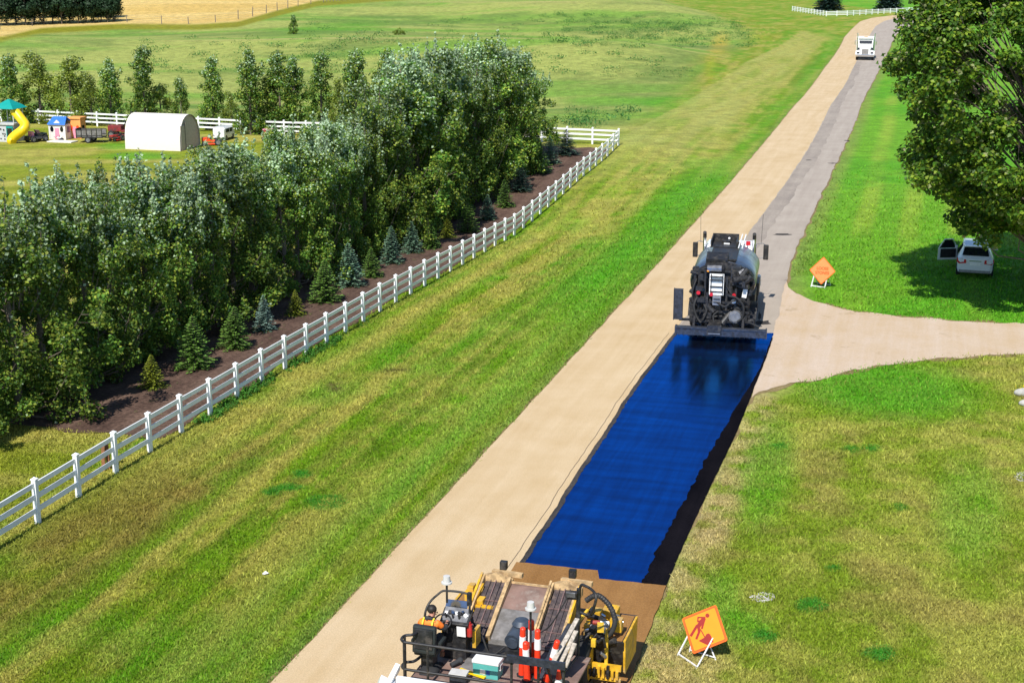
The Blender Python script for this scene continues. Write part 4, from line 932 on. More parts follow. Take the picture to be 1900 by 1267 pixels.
# ------------------------------------------------------------------ bitumen distributor truck, seen from behind
D_AZ = R(11.5)
dist = thing('distributor_truck', 'black and silver bitumen distributor truck spraying the road, seen from behind', 'truck', tuple(P(1335, 628) + Vector((0, 0, .038))), -D_AZ)
def part(mb, name, m, parent, bevel=0, **k): return mb.build(name, m, parent, bevel=bevel, **k)
def distributor(T):
    part(MB().bb(-.55, -.38, -.1, 8.6, .85, 1.12).bb(.38, .55, -.1, 8.6, .85, 1.12).bb(-.4, .4, .2, .35, .88, 1.08).bb(-.4, .4, 3, 3.15, .88, 1.08), 'chassis', 'tar_black', T)
    wm = wheel_meshes(.56, .3, 'grey_steel')
    for x in (-1.28, -.94, .94, 1.28):
        wheel(wm, T, (x, 1.9, .56))
    for x in (-1.2, 1.2): wheel(wm, T, (x, 7.3, .56))
    part(MB().cyl((-1.3, 1.9, .56), (1.3, 1.9, .56), .09), 'axle', 'tar_black', T)
    # tank
    mb = MB(); n = 36; secs = []
    for y, k in ((.75, .55), (.80, .78), (.92, .93), (1.1, 1.0), (5.0, 1.0), (5.15, .93), (5.25, .78), (5.3, .5)):
        secs.append([(1.44*k*math.cos(2*math.pi*j/n), y, 2.28 + .96*k*math.sin(2*math.pi*j/n)) for j in range(n)])
    mb.loft(secs, True, True, True); tank = part(mb, 'tank', 'tank_steel', T)
    part(MB().loft([[(1.40*k*math.cos(2*math.pi*j/n), y, 2.25 + .93*k*math.sin(2*math.pi*j/n)) for j in range(n)] for y, k in ((.60, .9), (.74, 1.0), (.92, 1.0))], True, True, True), 'insulated_end', 'tar_black', tank)
    for y in (1.35, 2.6, 3.9, 4.85):
        b = MB(); secs = [[(1.455*math.cos(2*math.pi*j/n), y+dy, 2.28 + .975*math.sin(2*math.pi*j/n)) for j in range(n)] for dy in (0, .06)]
        b.loft(secs, False, True, True); part(b, 'band', 'grey_steel', tank)
    # walkway and open hatch on the tank
    w = MB().bb(-.62, .55, 1.0, 5.0, 3.22, 3.30); part(w, 'walkway', 'black_steel', T)
    h = MB().bb(-.72, .42, 3.5, 5.0, 3.30, 3.34).bb(-.75, -.70, 3.4, 5.1, 3.3, 3.62).bb(.40, .45, 3.4, 5.1, 3.3, 3.62).bb(-.75, .45, 5.05, 5.1, 3.3, 3.66).cyl((-.1, 4.4, 3.34), (-.1, 4.4, 3.46), .2)
    part(h, 'hatch_tray', 'black_steel', T)
    part(MB().bb(-.18, .08, 4.0, 4.06, 3.36, 3.42).sphere((.02, 4.75, 3.5), .06), 'hatch_latch', 'white_paint', T)
    for x in (.52, .68): part(MB().bar((x, 3.3, 3.36), (x + .08, 5.2, 3.62), .05, .05), 'handrail', 'white_paint', T)
    # rear cabinet and plates stepping down the back of the tank
    b = MB().box((-.28, 1.15, 3.25), (.95, .75, .34), (.25, 0, 0)); part(b, 'cover_plate', 'black_steel', T, .02)
    b = MB().box((-.35, .62, 2.92), (.86, .45, .3), (.35, 0, 0)); part(b, 'burner_box', 'tar_black', T, .02)
    part(MB().box((-.35, .40, 2.98), (.62, .22, .18), (.35, 0, 0)), 'burner_lid', 'grey_steel', T, .01)
    b = MB().bb(.36, .80, .35, .8, 2.35, 3.1); b.bb(.42, .74, .31, .36, 2.5, 2.95); part(b, 'control_cabinet', 'black_steel', T, .02)
    # white step frame
    st = MB().box((-.22, .16, 2.33), (.62, .04, .92), (-.12, 0, 0)); stp = part(st, 'step_panel', 'white_paint', T)
    for z in (2.0, 2.22, 2.50, 2.66): part(MB().bb(-.50, .06, .06, .12 + .02, z, z + .045), 'rung', 'black_steel', stp)
    for x in (-.46, .04): part(MB().bar((x, .06, 1.93), (x, .17, 2.78), .04, .04), 'stile', 'black_steel', stp)
    # frame uprights, pipes, hoses
    for x, z0, z1, y in ((-1.18,.7,2.75,.45),(-.98,.6,2.9,.3),(-.72,.6,2.95,.2),(.22,.6,2.7,.22),(.98,.7,2.9,.35),(1.15,.8,2.6,.5),(-.6,.6,2.0,0),(.62,.6,2.2,.1)):
        part(MB().bar((x, y, z0), (x, y, z1), .09, .09, (0,1,0)), 'upright', 'tar_black', T)
    for z, y in ((.75, -.05), (1.15, .1), (1.55, .15), (2.85, .5)):
        part(MB().bar((-1.25, y, z), (1.22, y, z), .1, .1), 'crossbar', 'tar_black', T)
    r_ = random.Random(4)
    for i in range(84):
        x = r_.uniform(-1.3, 1.22); z = r_.uniform(.5, 2.95); y = r_.uniform(.0, .5) if abs(x) < 1.1 else r_.uniform(.4, .6)
        s = (r_.uniform(.08, .34), r_.uniform(.1, .3), r_.uniform(.08, .3))
        if abs(x + .22) < .4 and z > 1.8: continue
        mb = MB()
        if r_.random() < .5: mb.box((x, y, z), s)
        else:
            d = Vector((r_.uniform(-1, 1), r_.uniform(-.3, .3), r_.uniform(-1, 1))).normalized() * s[0]
            mb.cyl(Vector((x, y, z)) - d, Vector((x, y, z)) + d, s[1] * .5, n=10)
        part(mb, r_.choice(('valve', 'pump_housing', 'bracket')), r_.choice(('tar_black', 'tar_black', 'tar_black', 'black_steel', 'grey_steel')) if i % 4 == 0 else 'tar_black', T, .008)
    for pts, rad in (([(.35,-.1,1.9),(.7,-.25,1.85),(.98,-.25,1.5),(.95,-.2,1.0),(.75,-.2,.8)], .05), ([(-.2,-.05,1.6),(.2,-.2,1.45),(.5,-.2,1.7),(.9,-.1,1.75),(1.2,.1,1.5)], .045), ([(.2,.1,2.3),(.5,-.05,1.9),(.85,-.1,1.55),(1.15,0,1.4)], .025),
                     ([(-1.0,.1,1.8),(-1.15,-.1,1.4),(-1.0,-.15,.9),(-.8,-.3,.7)], .05), ([(-.75,.05,1.5),(-.6,-.15,1.2),(-.75,-.2,.8)], .045), ([(-.1,-.1,1.2),(-.3,-.2,1.0),(-.2,-.3,.65)], .04), ([(1.0,-.1,.75),(1.3,-.35,.8),(1.7,-.6,.7)], .035), ([(-1.1,.4,2.5),(-1.25,.2,2.0),(-1.2,.15,1.5)], .04)):
        P_ = [Vector(p) for p in pts]; sm_ = []
        for i in range(len(P_) - 1):
            p0, p1, p2, p3 = P_[max(i-1,0)], P_[i], P_[i+1], P_[min(i+2,len(P_)-1)]
            for k in range(5):
                t = k/5; sm_.append(.5*((2*p1)+(-p0+p2)*t+(2*p0-5*p1+4*p2-p3)*t*t+(-p0+3*p1-3*p2+p3)*t**3))
        sm_.append(P_[-1]); part(MB().tube(sm_, rad, 8), 'hose', 'rubber', T)
    part(MB().cyl((.62, -.15, .98), (.72, .5, .98), .27, n=18).cyl((.62, -.2, .98), (.62, -.15, .98), .2, n=18), 'asphalt_pump', 'grey_steel', T)
    part(MB().box((-.18, -.02, 1.66), (.36, .16, .4)), 'valve_box', 'grey_steel', T, .02)
    part(MB().bb(-.32, -.04, -.13, -.09, 1.58, 1.62).bb(-.32, -.04, -.13, -.09, 1.72, 1.76), 'box_rim', 'black_steel', T)
    for x, z, r in ((-.98, 1.98, .085), (-.42, 1.92, .075), (.55, 1.92, .085)):
        part(MB().cyl((x, .02, z), (x, -.08, z), r, n=14), 'tail_light', 'red_lens', T)
    part(MB().bb(.74, .80, .25, .30, 2.25, 2.5), 'warning_mark', 'red_lens', T)
    part(MB().sphere((-.62, .35, 2.86), .06), 'marker_light', 'amber_lens', T)
    part(MB().box((1.0, .30, 2.0), (.2, .03, .48), (0, .15, 0)), 'placard', 'white_paint', T)
    part(MB().cyl((.55, -.03, 1.66), (.55, -.07, 1.66), .1, n=16), 'work_lamp', 'white_paint', T)
    # spray bar with its nozzles, folded wing
    bar = part(MB().bb(-1.86, 2.02, -.95, -.62, .30, .64).bb(-1.86, 2.02, -.98, -.95, .58, .66).bb(-1.88, -1.8, -1.0, -.6, .28, .66).bb(1.98, 2.04, -1.0, -.6, .28, .68), 'spray_bar', 'slate_steel', T, .012)
    nm = MB().cyl((0,0,0), (0,0,-.1), .025, .015, 8).mesh('nozzle', 'black_steel')
    for i in range(19): link('nozzle', nm, bar, (-1.7 + i*.2, -.78, .30))
    part(MB().bb(-.5, .12, -1.0, -.9, .32, .78).bb(-.46, .08, -.9, -.1, .72, .78), 'hitch_step', 'black_steel', T, .01)
    part(MB().bb(-.44, .06, -1.02, -1.0, .40, .44), 'hitch_edge', 'grey_steel', T)
    for x in (-1.1, 1.0): part(MB().bar((x, -.1, .95), (x, -.75, .55), .1, .1), 'bar_arm', 'tar_black', T)
    part(MB().bb(-1.98, -1.60, -.55, -.35, .86, 2.2).bb(-2.00, -1.96, -.58, -.33, .84, 2.22), 'folded_wing', 'slate_steel', T, .015)
    part(MB().bar((-1.75, -.4, .85), (-1.1, -.2, .8), .1, .1), 'wing_hinge', 'tar_black', T)
    for x in (-1.1, 1.1): part(MB().bb(x-.33, x+.33, 1.2, 1.24, .35, 1.0), 'mud_flap', 'rubber', T)
    for s in (-1, 1):
        mb = MB(); secs = []
        for k in range(9):
            a = math.pi*k/8; secs.append([(s*1.5, 1.9+.72*math.cos(a), .62+.62*math.sin(a)), (s*.8, 1.9+.72*math.cos(a), .62+.62*math.sin(a)), (s*.8, 1.9+.69*math.cos(a), .62+.59*math.sin(a)), (s*1.5, 1.9+.69*math.cos(a), .62+.59*math.sin(a))])
        part(mb.loft(secs), 'fender', 'tar_black', T)
        part(MB().bb(min(s*.8,s*1.35), max(s*.8,s*1.35), 3.2, 5.0, .7, 1.25), 'side_locker', 'tar_black', T, .02)
    # cab
    def sec(y, w, zb, zt, r=.12): return [(-w, y, zb), (w, y, zb), (w, y, zt - r), (w - r, y, zt), (-w + r, y, zt), (-w, y, zt - r)]
    cab = part(MB().loft([sec(5.5, 1.1, 1.0, 2.9), sec(5.6, 1.15, 1.0, 3.02), sec(6.9, 1.15, 1.0, 3.02), sec(7.25, 1.18, 1.0, 2.3)]), 'cab', 'white_paint', T)
    part(MB().bb(-.95, .95, 5.475, 5.495, 2.3, 2.85), 'rear_window', 'glass_dark', cab)
    part(MB().quad((-1.0, 6.96, 2.92), (1.0, 6.96, 2.92), (1.05, 7.29, 2.35), (-1.05, 7.29, 2.35)), 'windscreen', 'glass_dark', cab)
    for s in (-1, 1): part(MB().bb(min(s*1.19, s*1.215), max(s*1.19, s*1.215), 5.9, 6.8, 2.25, 2.9), 'side_window', 'glass_dark', cab)
    part(MB().loft([sec(7.2, 1.05, .9, 2.15), sec(8.3, .98, .8, 1.95), sec(8.55, .9, .8, 1.75)]), 'hood', 'white_paint', T)
    for s in (-1, 1):
        mb = MB(); secs = []
        for k in range(9):
            a = math.pi*k/8; secs.append([(s*1.45, 7.3+.78*math.cos(a), .62+.68*math.sin(a)), (s*.95, 7.3+.78*math.cos(a), .62+.74*math.sin(a)), (s*.95, 7.3+.7*math.cos(a), .62+.62*math.sin(a)), (s*1.45, 7.3+.7*math.cos(a), .62+.6*math.sin(a))])
        part(mb.loft(secs), 'front_fender', 'white_paint', T)
        part(MB().bb(min(s*1.05,s*1.45), max(s*1.05,s*1.45), 5.2, 6.7, .75, 1.35), 'fuel_tank', 'tar_black', T, .06)
        part(MB().tube([(s*1.14, 5.3, 1.1), (s*1.14, 5.3, 2.4)], .11, 14), 'heat_shield', 'grey_steel', T)
        part(MB().tube([(s*1.14, 5.3, 1.0), (s*1.14, 5.3, 3.42)], .075, 14), 'exhaust_stack', 'chrome', T)
        part(MB().tube([(s*1.14, 5.3, 3.40), (s*1.14, 5.29, 3.56), (s*1.14, 5.2, 3.66)], .085, 12), 'stack_tip', 'black_steel', T)
        mir = part(MB().box((s*1.66, 6.6, 2.55), (.24, .14, .72)), 'mirror', 'black_steel', T, .05)
        part(MB().tube([(s*1.2, 6.5, 2.95), (s*1.5, 6.58, 2.98), (s*1.62, 6.6, 2.9)], .02, 6).tube([(s*1.2, 6.5, 2.25), (s*1.5, 6.58, 2.28), (s*1.62, 6.6, 2.38)], .02, 6), 'mirror_arm', 'grey_steel', mir)
        part(MB().tube([(s*1.42, 6.7, 2.9), (s*1.46, 6.7, 4.35)], .009, 5), 'antenna', 'black_steel', T)
    part(MB().bb(.75, .95, 5.7, 5.9, 3.02, 3.2), 'roof_light', 'red_lens', T, .03)
    part(MB().bb(.3, .7, 5.65, 6.0, 3.02, 3.12), 'roof_box', 'white_paint', T, .02)
distributor(dist)

# ------------------------------------------------------------------ chip spreader in the foreground
S_AZ = R(16.8)
SO = P(1010, 1240); S_ROT = -S_AZ
spr_root = thing('chip_spreader', 'dusty yellow and black chip spreader with twin conveyors and railed rear platform', 'spreader', (SO.x, SO.y, .054), S_ROT)
def sloc(v, u, z): # local -> world
    c, s = math.cos(S_ROT), math.sin(S_ROT); return Vector((SO.x + v*c - u*s, SO.y + v*s + u*c, .054 + z))
def curve(pts, k=6):
    P_ = [Vector(p) for p in pts]; o = []
    for i in range(len(P_) - 1):
        p0, p1, p2, p3 = P_[max(i-1,0)], P_[i], P_[i+1], P_[min(i+2,len(P_)-1)]
        for q in range(k):
            t = q/k; o.append(.5*((2*p1)+(-p0+p2)*t+(2*p0-5*p1+4*p2-p3)*t*t+(-p0+3*p1-3*p2+p3)*t**3))
    return o + [P_[-1]]
def conveyor(T, x0, x1, ml, mr_):
    y0, z0, y1, z1 = -1.42, 1.26, .26, 1.97
    fr = MB()
    for x in (x0 - .05, x1 + .05): fr.bar((x, y0, z0 + .02), (x, y1, z1 + .02), .06, .13)
    c = part(fr, 'conveyor_frame', 'dust_tan', T)
    part(MB().bar(((x0+x1)/2, y0, z0 - .1), ((x0+x1)/2, y1, z1 - .1), x1 - x0, .05), 'belt', 'belt_dark', c)
    for i in range(3):
        x = x0 + (x1 - x0) * (i + 1) / 4
        part(MB().bar((x, y0 + .03, z0 - .04), (x, y1 - .03, z1 - .04), .022 if i == 1 else .012, .02), 'grate_bar', 'rust_grate' if i == 1 else 'belt_dark', c)
    for i in (0, 3, 8):
        f = (i + .5) / 13; part(MB().bar((x0, y0 + (y1-y0)*f, z0 + (z1-z0)*f - .06), (x1, y0 + (y1-y0)*f, z0 + (z1-z0)*f - .06), .035, .02), 'cross_rod', 'rust_grate', c)
    xm = (x0 + x1) / 2
    hd = MB().prism([(x0 - .14, y1 - .03, z1 + .0), (xm, y1 + .02, z1 + .13), (x1 + .14, y1 - .03, z1 + .0), (x1 + .14, y1 - .03, z1 - .2), (x0 - .14, y1 - .03, z1 - .2)], (0, .14, .0))
    part(hd, 'conveyor_head', 'dust_tan', T)
    part(MB().bar((x0 + .1, y1 + .18, z1 + .08), (x1 + .36, y1 + .10, z1 + .10), .12, .1), 'head_shield', 'dust_tan', T)
    part(MB().box((xm + .1, y1 + .25, z1 + .24), (.17, .14, .2)), 'head_motor', 'black_steel', T, .02)
    part(MB().bar((x0 - .09, y0, z0 + .04), (x0 - .09, y1, z1 + .04), .05, .2), 'edge_rail', ml, T)
    part(MB().bar((x1 + .10, y0, z0 - .04), (x1 + .10, y1, z1 - .04), .05, .3), 'side_plate', mr_, T)
def spreader(T):
    part(MB().bb(-1.75, 1.1, -3.55, .1, .62, 1.0).bb(-1.6, .95, -3.6, -3.4, .5, 1.08), 'chassis', 'yellow_paint', T, .02)
    wm = wheel_meshes(.62, .42, 'yellow_paint')
    for x in (-1.75, 1.1):
        for y in (-2.9, -.75): wheel(wm, T, (x, y, .62))
    # platforms
    part(MB().bb(-2.05, 1.45, -3.68, -1.4, 1.08, 1.13), 'platform', 'deck_rust', T)
    part(MB().bb(-1.25, -.1, -2.2, -1.42, 1.132, 1.142), 'floor_mat', 'black_steel', T)
    part(MB().bb(-1.15, -.62, -2.75, -2.25, 1.132, 1.17), 'floor_plate', 'deck_grey', T)
    part(MB().add([(-.92, -1.4, 1.26), (.12, -1.4, 1.26), (.12, -.55, 1.62), (-.92, -.55, 1.62)], [(0,1,2,3)]).bb(-.92, .12, -1.42, -1.4, 1.08, 1.26), 'lower_deck', 'deck_grey', T)
    part(MB().add([(-.92, -.548, 1.621), (.12, -.548, 1.621), (.12, .24, 1.88), (-.92, .24, 1.88)], [(0,1,2,3)]).bb(-.94, .14, .22, .26, 1.6, 1.90), 'upper_deck', 'deck_rust', T)
    part(MB().bar((-.92, .25, 1.92), (.12, .25, 1.92), .05, .04), 'deck_lip', 'dust_tan', T)
    conveyor(T, -1.50, -1.0, 'yellow_paint', 'dust_tan'); conveyor(T, .18, .68, 'dust_tan', 'yellow_paint')
    # front hopper that drops the chips, its yellow ends showing on both sides
    hp = part(MB().prism([(-2.35, -.35, .45), (-2.35, .75, .45), (-2.35, .95, 1.15), (-2.35, -.55, 1.15)], (4.35, 0, 0)), 'spread_hopper', 'black_steel', T)
    part(MB().bb(-2.3, 1.95, -.48, .88, 1.152, 1.16), 'hopper_chips', 'wet_chips', hp)
    for x in (-2.38, 1.98):
        part(MB().prism([(x, -.45, .35), (x, .7, .35), (x, .85, 1.18), (x, -.5, 1.18)], (.05, 0, 0)), 'hopper_end', 'yellow_paint', hp)
    for x in (1.25, 1.6): part(MB().bb(x, x+.07, -.7, -.62, .5, 1.5), 'hopper_post', 'yellow_dusty', hp)
    part(MB().bb(1.0, 2.0, -.78, -.70, .55, .68).bb(1.0, 2.0, -.8, -.72, .3, .36), 'hopper_beam', 'yellow_paint', hp)
    r_ = random.Random(12)
    for i in range(9):
        x = 1.05 + i * .105; part(MB().bb(x, x + .06, -.86, -.74, .38, .56 + r_.uniform(0, .12)), 'gate_lever', r_.choice(('yellow_dusty', 'yellow_paint', 'black_steel', 'tar_black')), hp)
    for x, y, z, s in ((1.15, .2, 1.35, (.3, .3, .35)), (1.45, .55, 1.3, (.35, .4, .3)), (1.75, -.2, 1.42, (.28, .22, .3)), (1.2, -.35, 1.3, (.3, .25, .28))):
        part(MB().box((x, y, z), s), 'hopper_cover', 'yellow_paint', T, .02)
    for i in range(26):
        x, y, z = r_.uniform(1.0, 1.85), r_.uniform(-.8, .3), r_.uniform(.75, 1.5); d = Vector((r_.uniform(-.2,.2), r_.uniform(-.1,.1), r_.uniform(-.12,.12)))
        part(MB().cyl(Vector((x,y,z))-d, Vector((x,y,z))+d, r_.uniform(.04,.09), n=10), 'hydraulic_fitting', r_.choice(('black_steel','grey_steel','chrome')), T)
    for i in range(30):
        x, y, z = (r_.uniform(1.0, 1.55), r_.uniform(-1.35, -.2), r_.uniform(1.1, 1.75)) if i % 2 else (r_.uniform(-1.9, -1.55), r_.uniform(-1.7, .2), r_.uniform(1.1, 1.55))
        mb = MB()
        if r_.random() < .55: mb.box((x, y, z), (r_.uniform(.06, .22), r_.uniform(.06, .3), r_.uniform(.05, .2)), (0, 0, r_.uniform(-.4, .4)))
        else: mb.tube(curve([(x, y, z), (x + r_.uniform(-.2, .2), y + r_.uniform(-.2, .2), z + .12), (x + r_.uniform(-.25, .25), y + r_.uniform(-.3, .3), z - .15)], 4), r_.uniform(.015, .035), 6)
        part(mb, 'hydraulic_line' if len(mb.v) > 8 else 'valve_block', r_.choice(('black_steel', 'tar_black', 'black_steel', 'rubber', 'yellow_dusty')), T)
    part(MB().bb(1.28, 1.62, -.45, -.12, 1.28, 1.42), 'engine_cover', 'grey_steel', T, .02)
    part(MB().cyl((1.2, -.42, 1.5), (1.42, -.42, 1.52), .05), 'filter', 'red_paint', T)
    part(MB().cyl((1.42, -.42, 1.51), (1.62, -.38, 1.51), .05), 'filter_cap', 'white_paint', T)
    part(MB().tube(curve([(1.05, -.3, 1.95), (1.3, -.25, 2.1), (1.6, -.35, 1.95), (1.78, -.5, 1.65), (1.68, -.62, 1.35), (1.4, -.68, 1.2)]), .06, 10), 'intake_hose', 'rubber', T)
    for k in range(18):
        c_ = curve([(1.05, -.3, 1.95), (1.3, -.25, 2.1), (1.6, -.35, 1.95), (1.78, -.5, 1.65), (1.68, -.62, 1.35), (1.4, -.68, 1.2)])
        a_, b_ = c_[k], c_[k+1]; part(MB().cyl(a_.lerp(b_, .3), a_.lerp(b_, .6), .068, n=10), 'hose_ring', 'black_steel', T)
    # second station on the right: black tube frame, screen
    part(MB().tube(curve([(1.18, -1.5, 1.2), (1.18, -1.45, 2.0), (1.16, -1.3, 2.72), (1.3, -1.35, 2.80), (1.5, -1.5, 2.78), (1.6, -1.62, 2.7), (1.55, -1.62, 2.45), (1.42, -1.5, 2.2), (1.2, -1.42, 2.2)]), .032, 8), 'frame_tube', 'black_steel', T)
    part(MB().tube([(1.18, -1.48, 1.2), (1.12, -2.2, 1.2), (1.05, -3.2, 1.35), (1.05, -3.55, 1.9)], .03, 8), 'frame_tube', 'black_steel', T)
    part(MB().tube(curve([(.95, -1.6, 2.6), (.7, -1.7, 2.1), (.5, -1.6, 1.8), (.25, -1.55, 1.6)]), .016, 6), 'cable', 'rubber', T)
    part(MB().tube([(1.15, -1.45, 1.2), (1.15, -1.4, 2.75)], .045, 8), 'frame_post', 'black_steel', T)
    part(MB().box((1.02, -1.5, 2.62), (.26, .1, .2), (.4, 0, .1)), 'control_screen', 'black_steel', T, .015)
    part(MB().box((1.02, -1.57, 2.65), (.2, .02, .14), (.4, 0, .1)), 'screen_keys', 'grey_steel', T)
    part(MB().box((.95, -2.5, 1.55), (.35, .7, .3), (.15, 0, 0)), 'tool_locker', 'slate_steel', T, .02)
    part(MB().bar((.72, -3.0, 1.3), (1.05, -1.75, 2.05), .09, .05), 'hinged_arm', 'slate_steel', T)
    # blower motor
    part(MB().cyl((-.25, -1.75, 1.42), (-.20, -1.35, 1.52), .20, n=20).cyl((-.25, -1.80, 1.41), (-.25, -1.75, 1.42), .13, n=16), 'motor', 'motor_blue', T)
    part(MB().cyl((-.16, -1.35, 1.70), (-.16, -1.35, 1.80), .22, .15, n=20).cyl((-.16, -1.35, 1.45), (-.16, -1.35, 1.70), .17, n=18), 'blower_cap', 'motor_blue', T)
    part(MB().bb(-.4, 0, -1.85, -1.2, 1.14, 1.24), 'motor_base', 'black_steel', T)
    part(MB().tube(curve([(-.42, -1.75, 1.3), (-.7, -1.95, 1.16), (-.95, -1.8, 1.5), (-1.15, -1.9, 1.9)]), .022, 6), 'cable', 'rubber', T)
    # driver's station: seat, console, wheel, extinguisher
    seat = part(MB().box((-1.82, -2.85, 1.58), (.52, .5, .14)).box((-1.82, -3.1, 1.92), (.52, .14, .62), (-.1, 0, 0)), 'seat', 'seat_vinyl', T, .05)
    part(MB().box((-1.82, -3.18, 1.95), (.42, .03, .45), (-.1, 0, 0)), 'seat_back_shell', 'black_steel', seat, .02)
    part(MB().bb(-1.95, -1.68, -3.0, -2.7, 1.13, 1.5), 'seat_base', 'black_steel', seat)
    for s in (-1, 1): part(MB().box((-1.82 + s*.31, -2.85, 1.80), (.07, .36, .06)), 'armrest', 'seat_vinyl', seat, .015)
    part(MB().box((-1.42, -2.18, 1.62), (.56, .34, .96)).box((-1.38, -2.28, 2.12), (.66, .42, .06), (.5, 0, 0)), 'console', 'black_steel', T, .02)
    con = part(MB().box((-1.38, -2.27, 2.17), (.58, .36, .03), (.5, 0, 0)), 'control_panel', 'grey_steel', T)
    for i_ in range(7): part(MB().box((-1.6 + .075*i_, -2.30 + .03*(i_%2), 2.19 + .02*(i_%3)), (.06, .09, .06), (.5, 0, .2*i_)), 'switch_box', ('white_band', 'black_steel', 'chrome')[i_%3], con)
    part(MB().box((-1.45, -2.05, 2.26), (.5, .03, .3), (-.9, 0, .05)), 'monitor', 'chrome', con, .01)
    for x in (-1.58, -1.42, -1.28): part(MB().cyl((x, -2.36, 2.12), (x, -2.42, 2.25), .022, n=8), 'lever', 'black_steel', con)
    w_ = MB(); c0_ = Vector((-1.62, -2.5, 2.08)); rw = .19
    ringp = [c0_ + Vector((rw*math.cos(a), rw*.75*math.sin(a), rw*.62*math.sin(a))) for a in [2*math.pi*k/20 for k in range(21)]]
    w_.tube(ringp, .018, 6, False); w_.bar(ringp[0], ringp[10], .025, .02); w_.bar(ringp[15], c0_, .025, .02); part(w_, 'steering_wheel', 'black_steel', T)
    part(MB().tube([c0_, (-1.6, -2.2, 1.7)], .03, 8), 'steering_column', 'black_steel', T)
    part(MB().cyl((-1.05, -2.35, 1.75), (-1.05, -2.35, 2.03), .062, n=14).cyl((-1.05, -2.35, 2.03), (-1.05, -2.35, 2.08), .03, n=10), 'fire_extinguisher', 'red_paint', T)
    part(MB().box((-1.22, -2.42, 1.86), (.2, .02, .24), (.1, 0, 0)), 'clipboard', 'white_band', T)
    part(MB().bb(-1.04, -.96, -2.2, -1.85, 1.4, 1.8), 'console_side', 'yellow_paint', T)
    # left light frame and beacons
    part(MB().tube(curve([(-1.98, -2.75, 1.2), (-1.98, -2.6, 2.3), (-1.78, -2.25, 2.62), (-1.58, -2.2, 2.68), (-1.2, -2.2, 2.68), (-1.1, -2.2, 2.6), (-1.1, -2.2, 2.2)]), .026, 8), 'light_frame', 'black_steel', T)
    part(MB().bar((-1.1, -2.2, 2.70), (-1.1, -2.2, 2.4), .09, .09, (0,1,0)), 'frame_bracket', 'black_steel', T)
    for x, y, z0, z1 in ((-1.62, -2.2, 2.4, 2.86), (.42, -2.65, 1.15, 2.72)):
        part(MB().tube([(x, y, z0), (x, y, z1)], .026, 8), 'mast', 'black_steel', T)
        part(MB().cyl((x, y, z1), (x, y, z1 + .03), .12, n=18).cyl((x, y, z1 + .03), (x, y, z1 + .17), .085, .075, n=18), 'antenna_dome', 'grey_plastic', T, .008)
    for x, y in ((-1.25, -.55), (-1.7, .1)): part(MB().bb(x - .3, x + .15, y, y + .4, 1.35, 1.6).bb(x-.25, x-.1, y+.05, y+.3, 1.6, 1.72), 'gear_housing', 'yellow_paint', T, .02)
    for a_, b_ in (((-1.62, -1.0, 1.5), (-1.5, .0, 1.9)), ((-1.75, -.6, 1.3), (-1.6, .1, 1.7))): part(MB().bar(a_, b_, .06, .06), 'brace', 'yellow_paint', T)
    # rear guard rails
    zt, zl = 2.08, 1.45; A, B = Vector((-2.08, -3.66, 0)), Vector((1.42, -3.66, 0))
    for z in (zt, zl):
        part(MB().tube([A + Vector((0, 0, z)), B + Vector((0, 0, z))], .032, 8), 'guard_rail', 'black_steel', T)
        part(MB().tube(curve([A + Vector((0, 0, z)), A + Vector((-.1, .12, z)), A + Vector((-.08, .3, z)), A + Vector((.1, .4, z + .02)), A + Vector((.18, 1.0, z))]), .032, 8), 'guard_rail', 'black_steel', T)
    part(MB().bar(B + Vector((-1.2, -.06, zt)), B + Vector((.05, -.06, zt)), .06, .16), 'rail_board', 'slate_steel', T)
    for x, y in ((-2.08, -3.66), (-2.16, -3.4), (-1.55, -3.66), (.30, -3.66), (.88, -3.66), (1.42, -3.66), (-1.9, -2.7)):
        part(MB().tube([(x, y, 1.08), (x, y, zt)], .03, 8), 'rail_post', 'black_steel', T)
    part(MB().tube(curve([(.9, -3.7, 1.3), (1.1, -3.75, 1.15), (1.35, -3.7, 1.25), (1.42, -3.66, 1.5)]), .026, 8), 'hook', 'black_steel', T)
    part(MB().bb(-1.95, 1.3, -3.95, -3.72, .7, .98), 'receiving_hopper', 'dust_tan', T)
spreader(spr_root)
# things lying on the spreader's platform
def on_deck(name, label, cat, v, u, z, rz=0, group=None): return thing(name, label, cat, tuple(sloc(v, u, z)), S_ROT + rz, group)
c = on_deck('cool_box', 'teal and white cool box on the spreader platform', 'cool box', -.48, -2.82, 1.132, -.04)
part(MB().box((0, 0, .17), (.56, .34, .34), taper=(1.04, 1.05)), 'body', 'teal_plastic', c, .02)
part(MB().box((0, 0, .375), (.61, .38, .075)), 'lid', 'white_paint', c, .018)
part(MB().box((.30, 0, .25), (.03, .16, .13)), 'handle', 'white_paint', c, .01)
part(MB().bb(.314, .318, -.04, .04, .21, .28), 'handle_slot', 'rubber', c)
part(MB().bb(-.12, .0, -.182, -.178, .10, .21), 'label_sticker', 'white_band', c)
part(MB().bb(.02, .1, -.182, -.178, .10, .21), 'label_sticker', 'sticker_blue', c)
c = on_deck('tool_box', 'small grey lidded box beside the rail left of the cool box', 'tool box', -.98, -3.3, 1.132, .05)
part(MB().box((0, 0, .1), (.36, .24, .2)), 'body', 'slate_steel', c, .012); part(MB().box((0, 0, .22), (.39, .27, .05)), 'lid', 'grey_plastic', c, .012)
o = MB().box((0, 0, 0), (.62, .09, .035)).bb(-.34, -.30, -.05, .05, -.02, .02).build('spirit_level', 'yellow_clean', None, tuple(sloc(-.78, -2.95, 1.19)), (0, .03, S_ROT - .25)); tag(o, 'long yellow spirit level lying beside the cool box', 'tool')
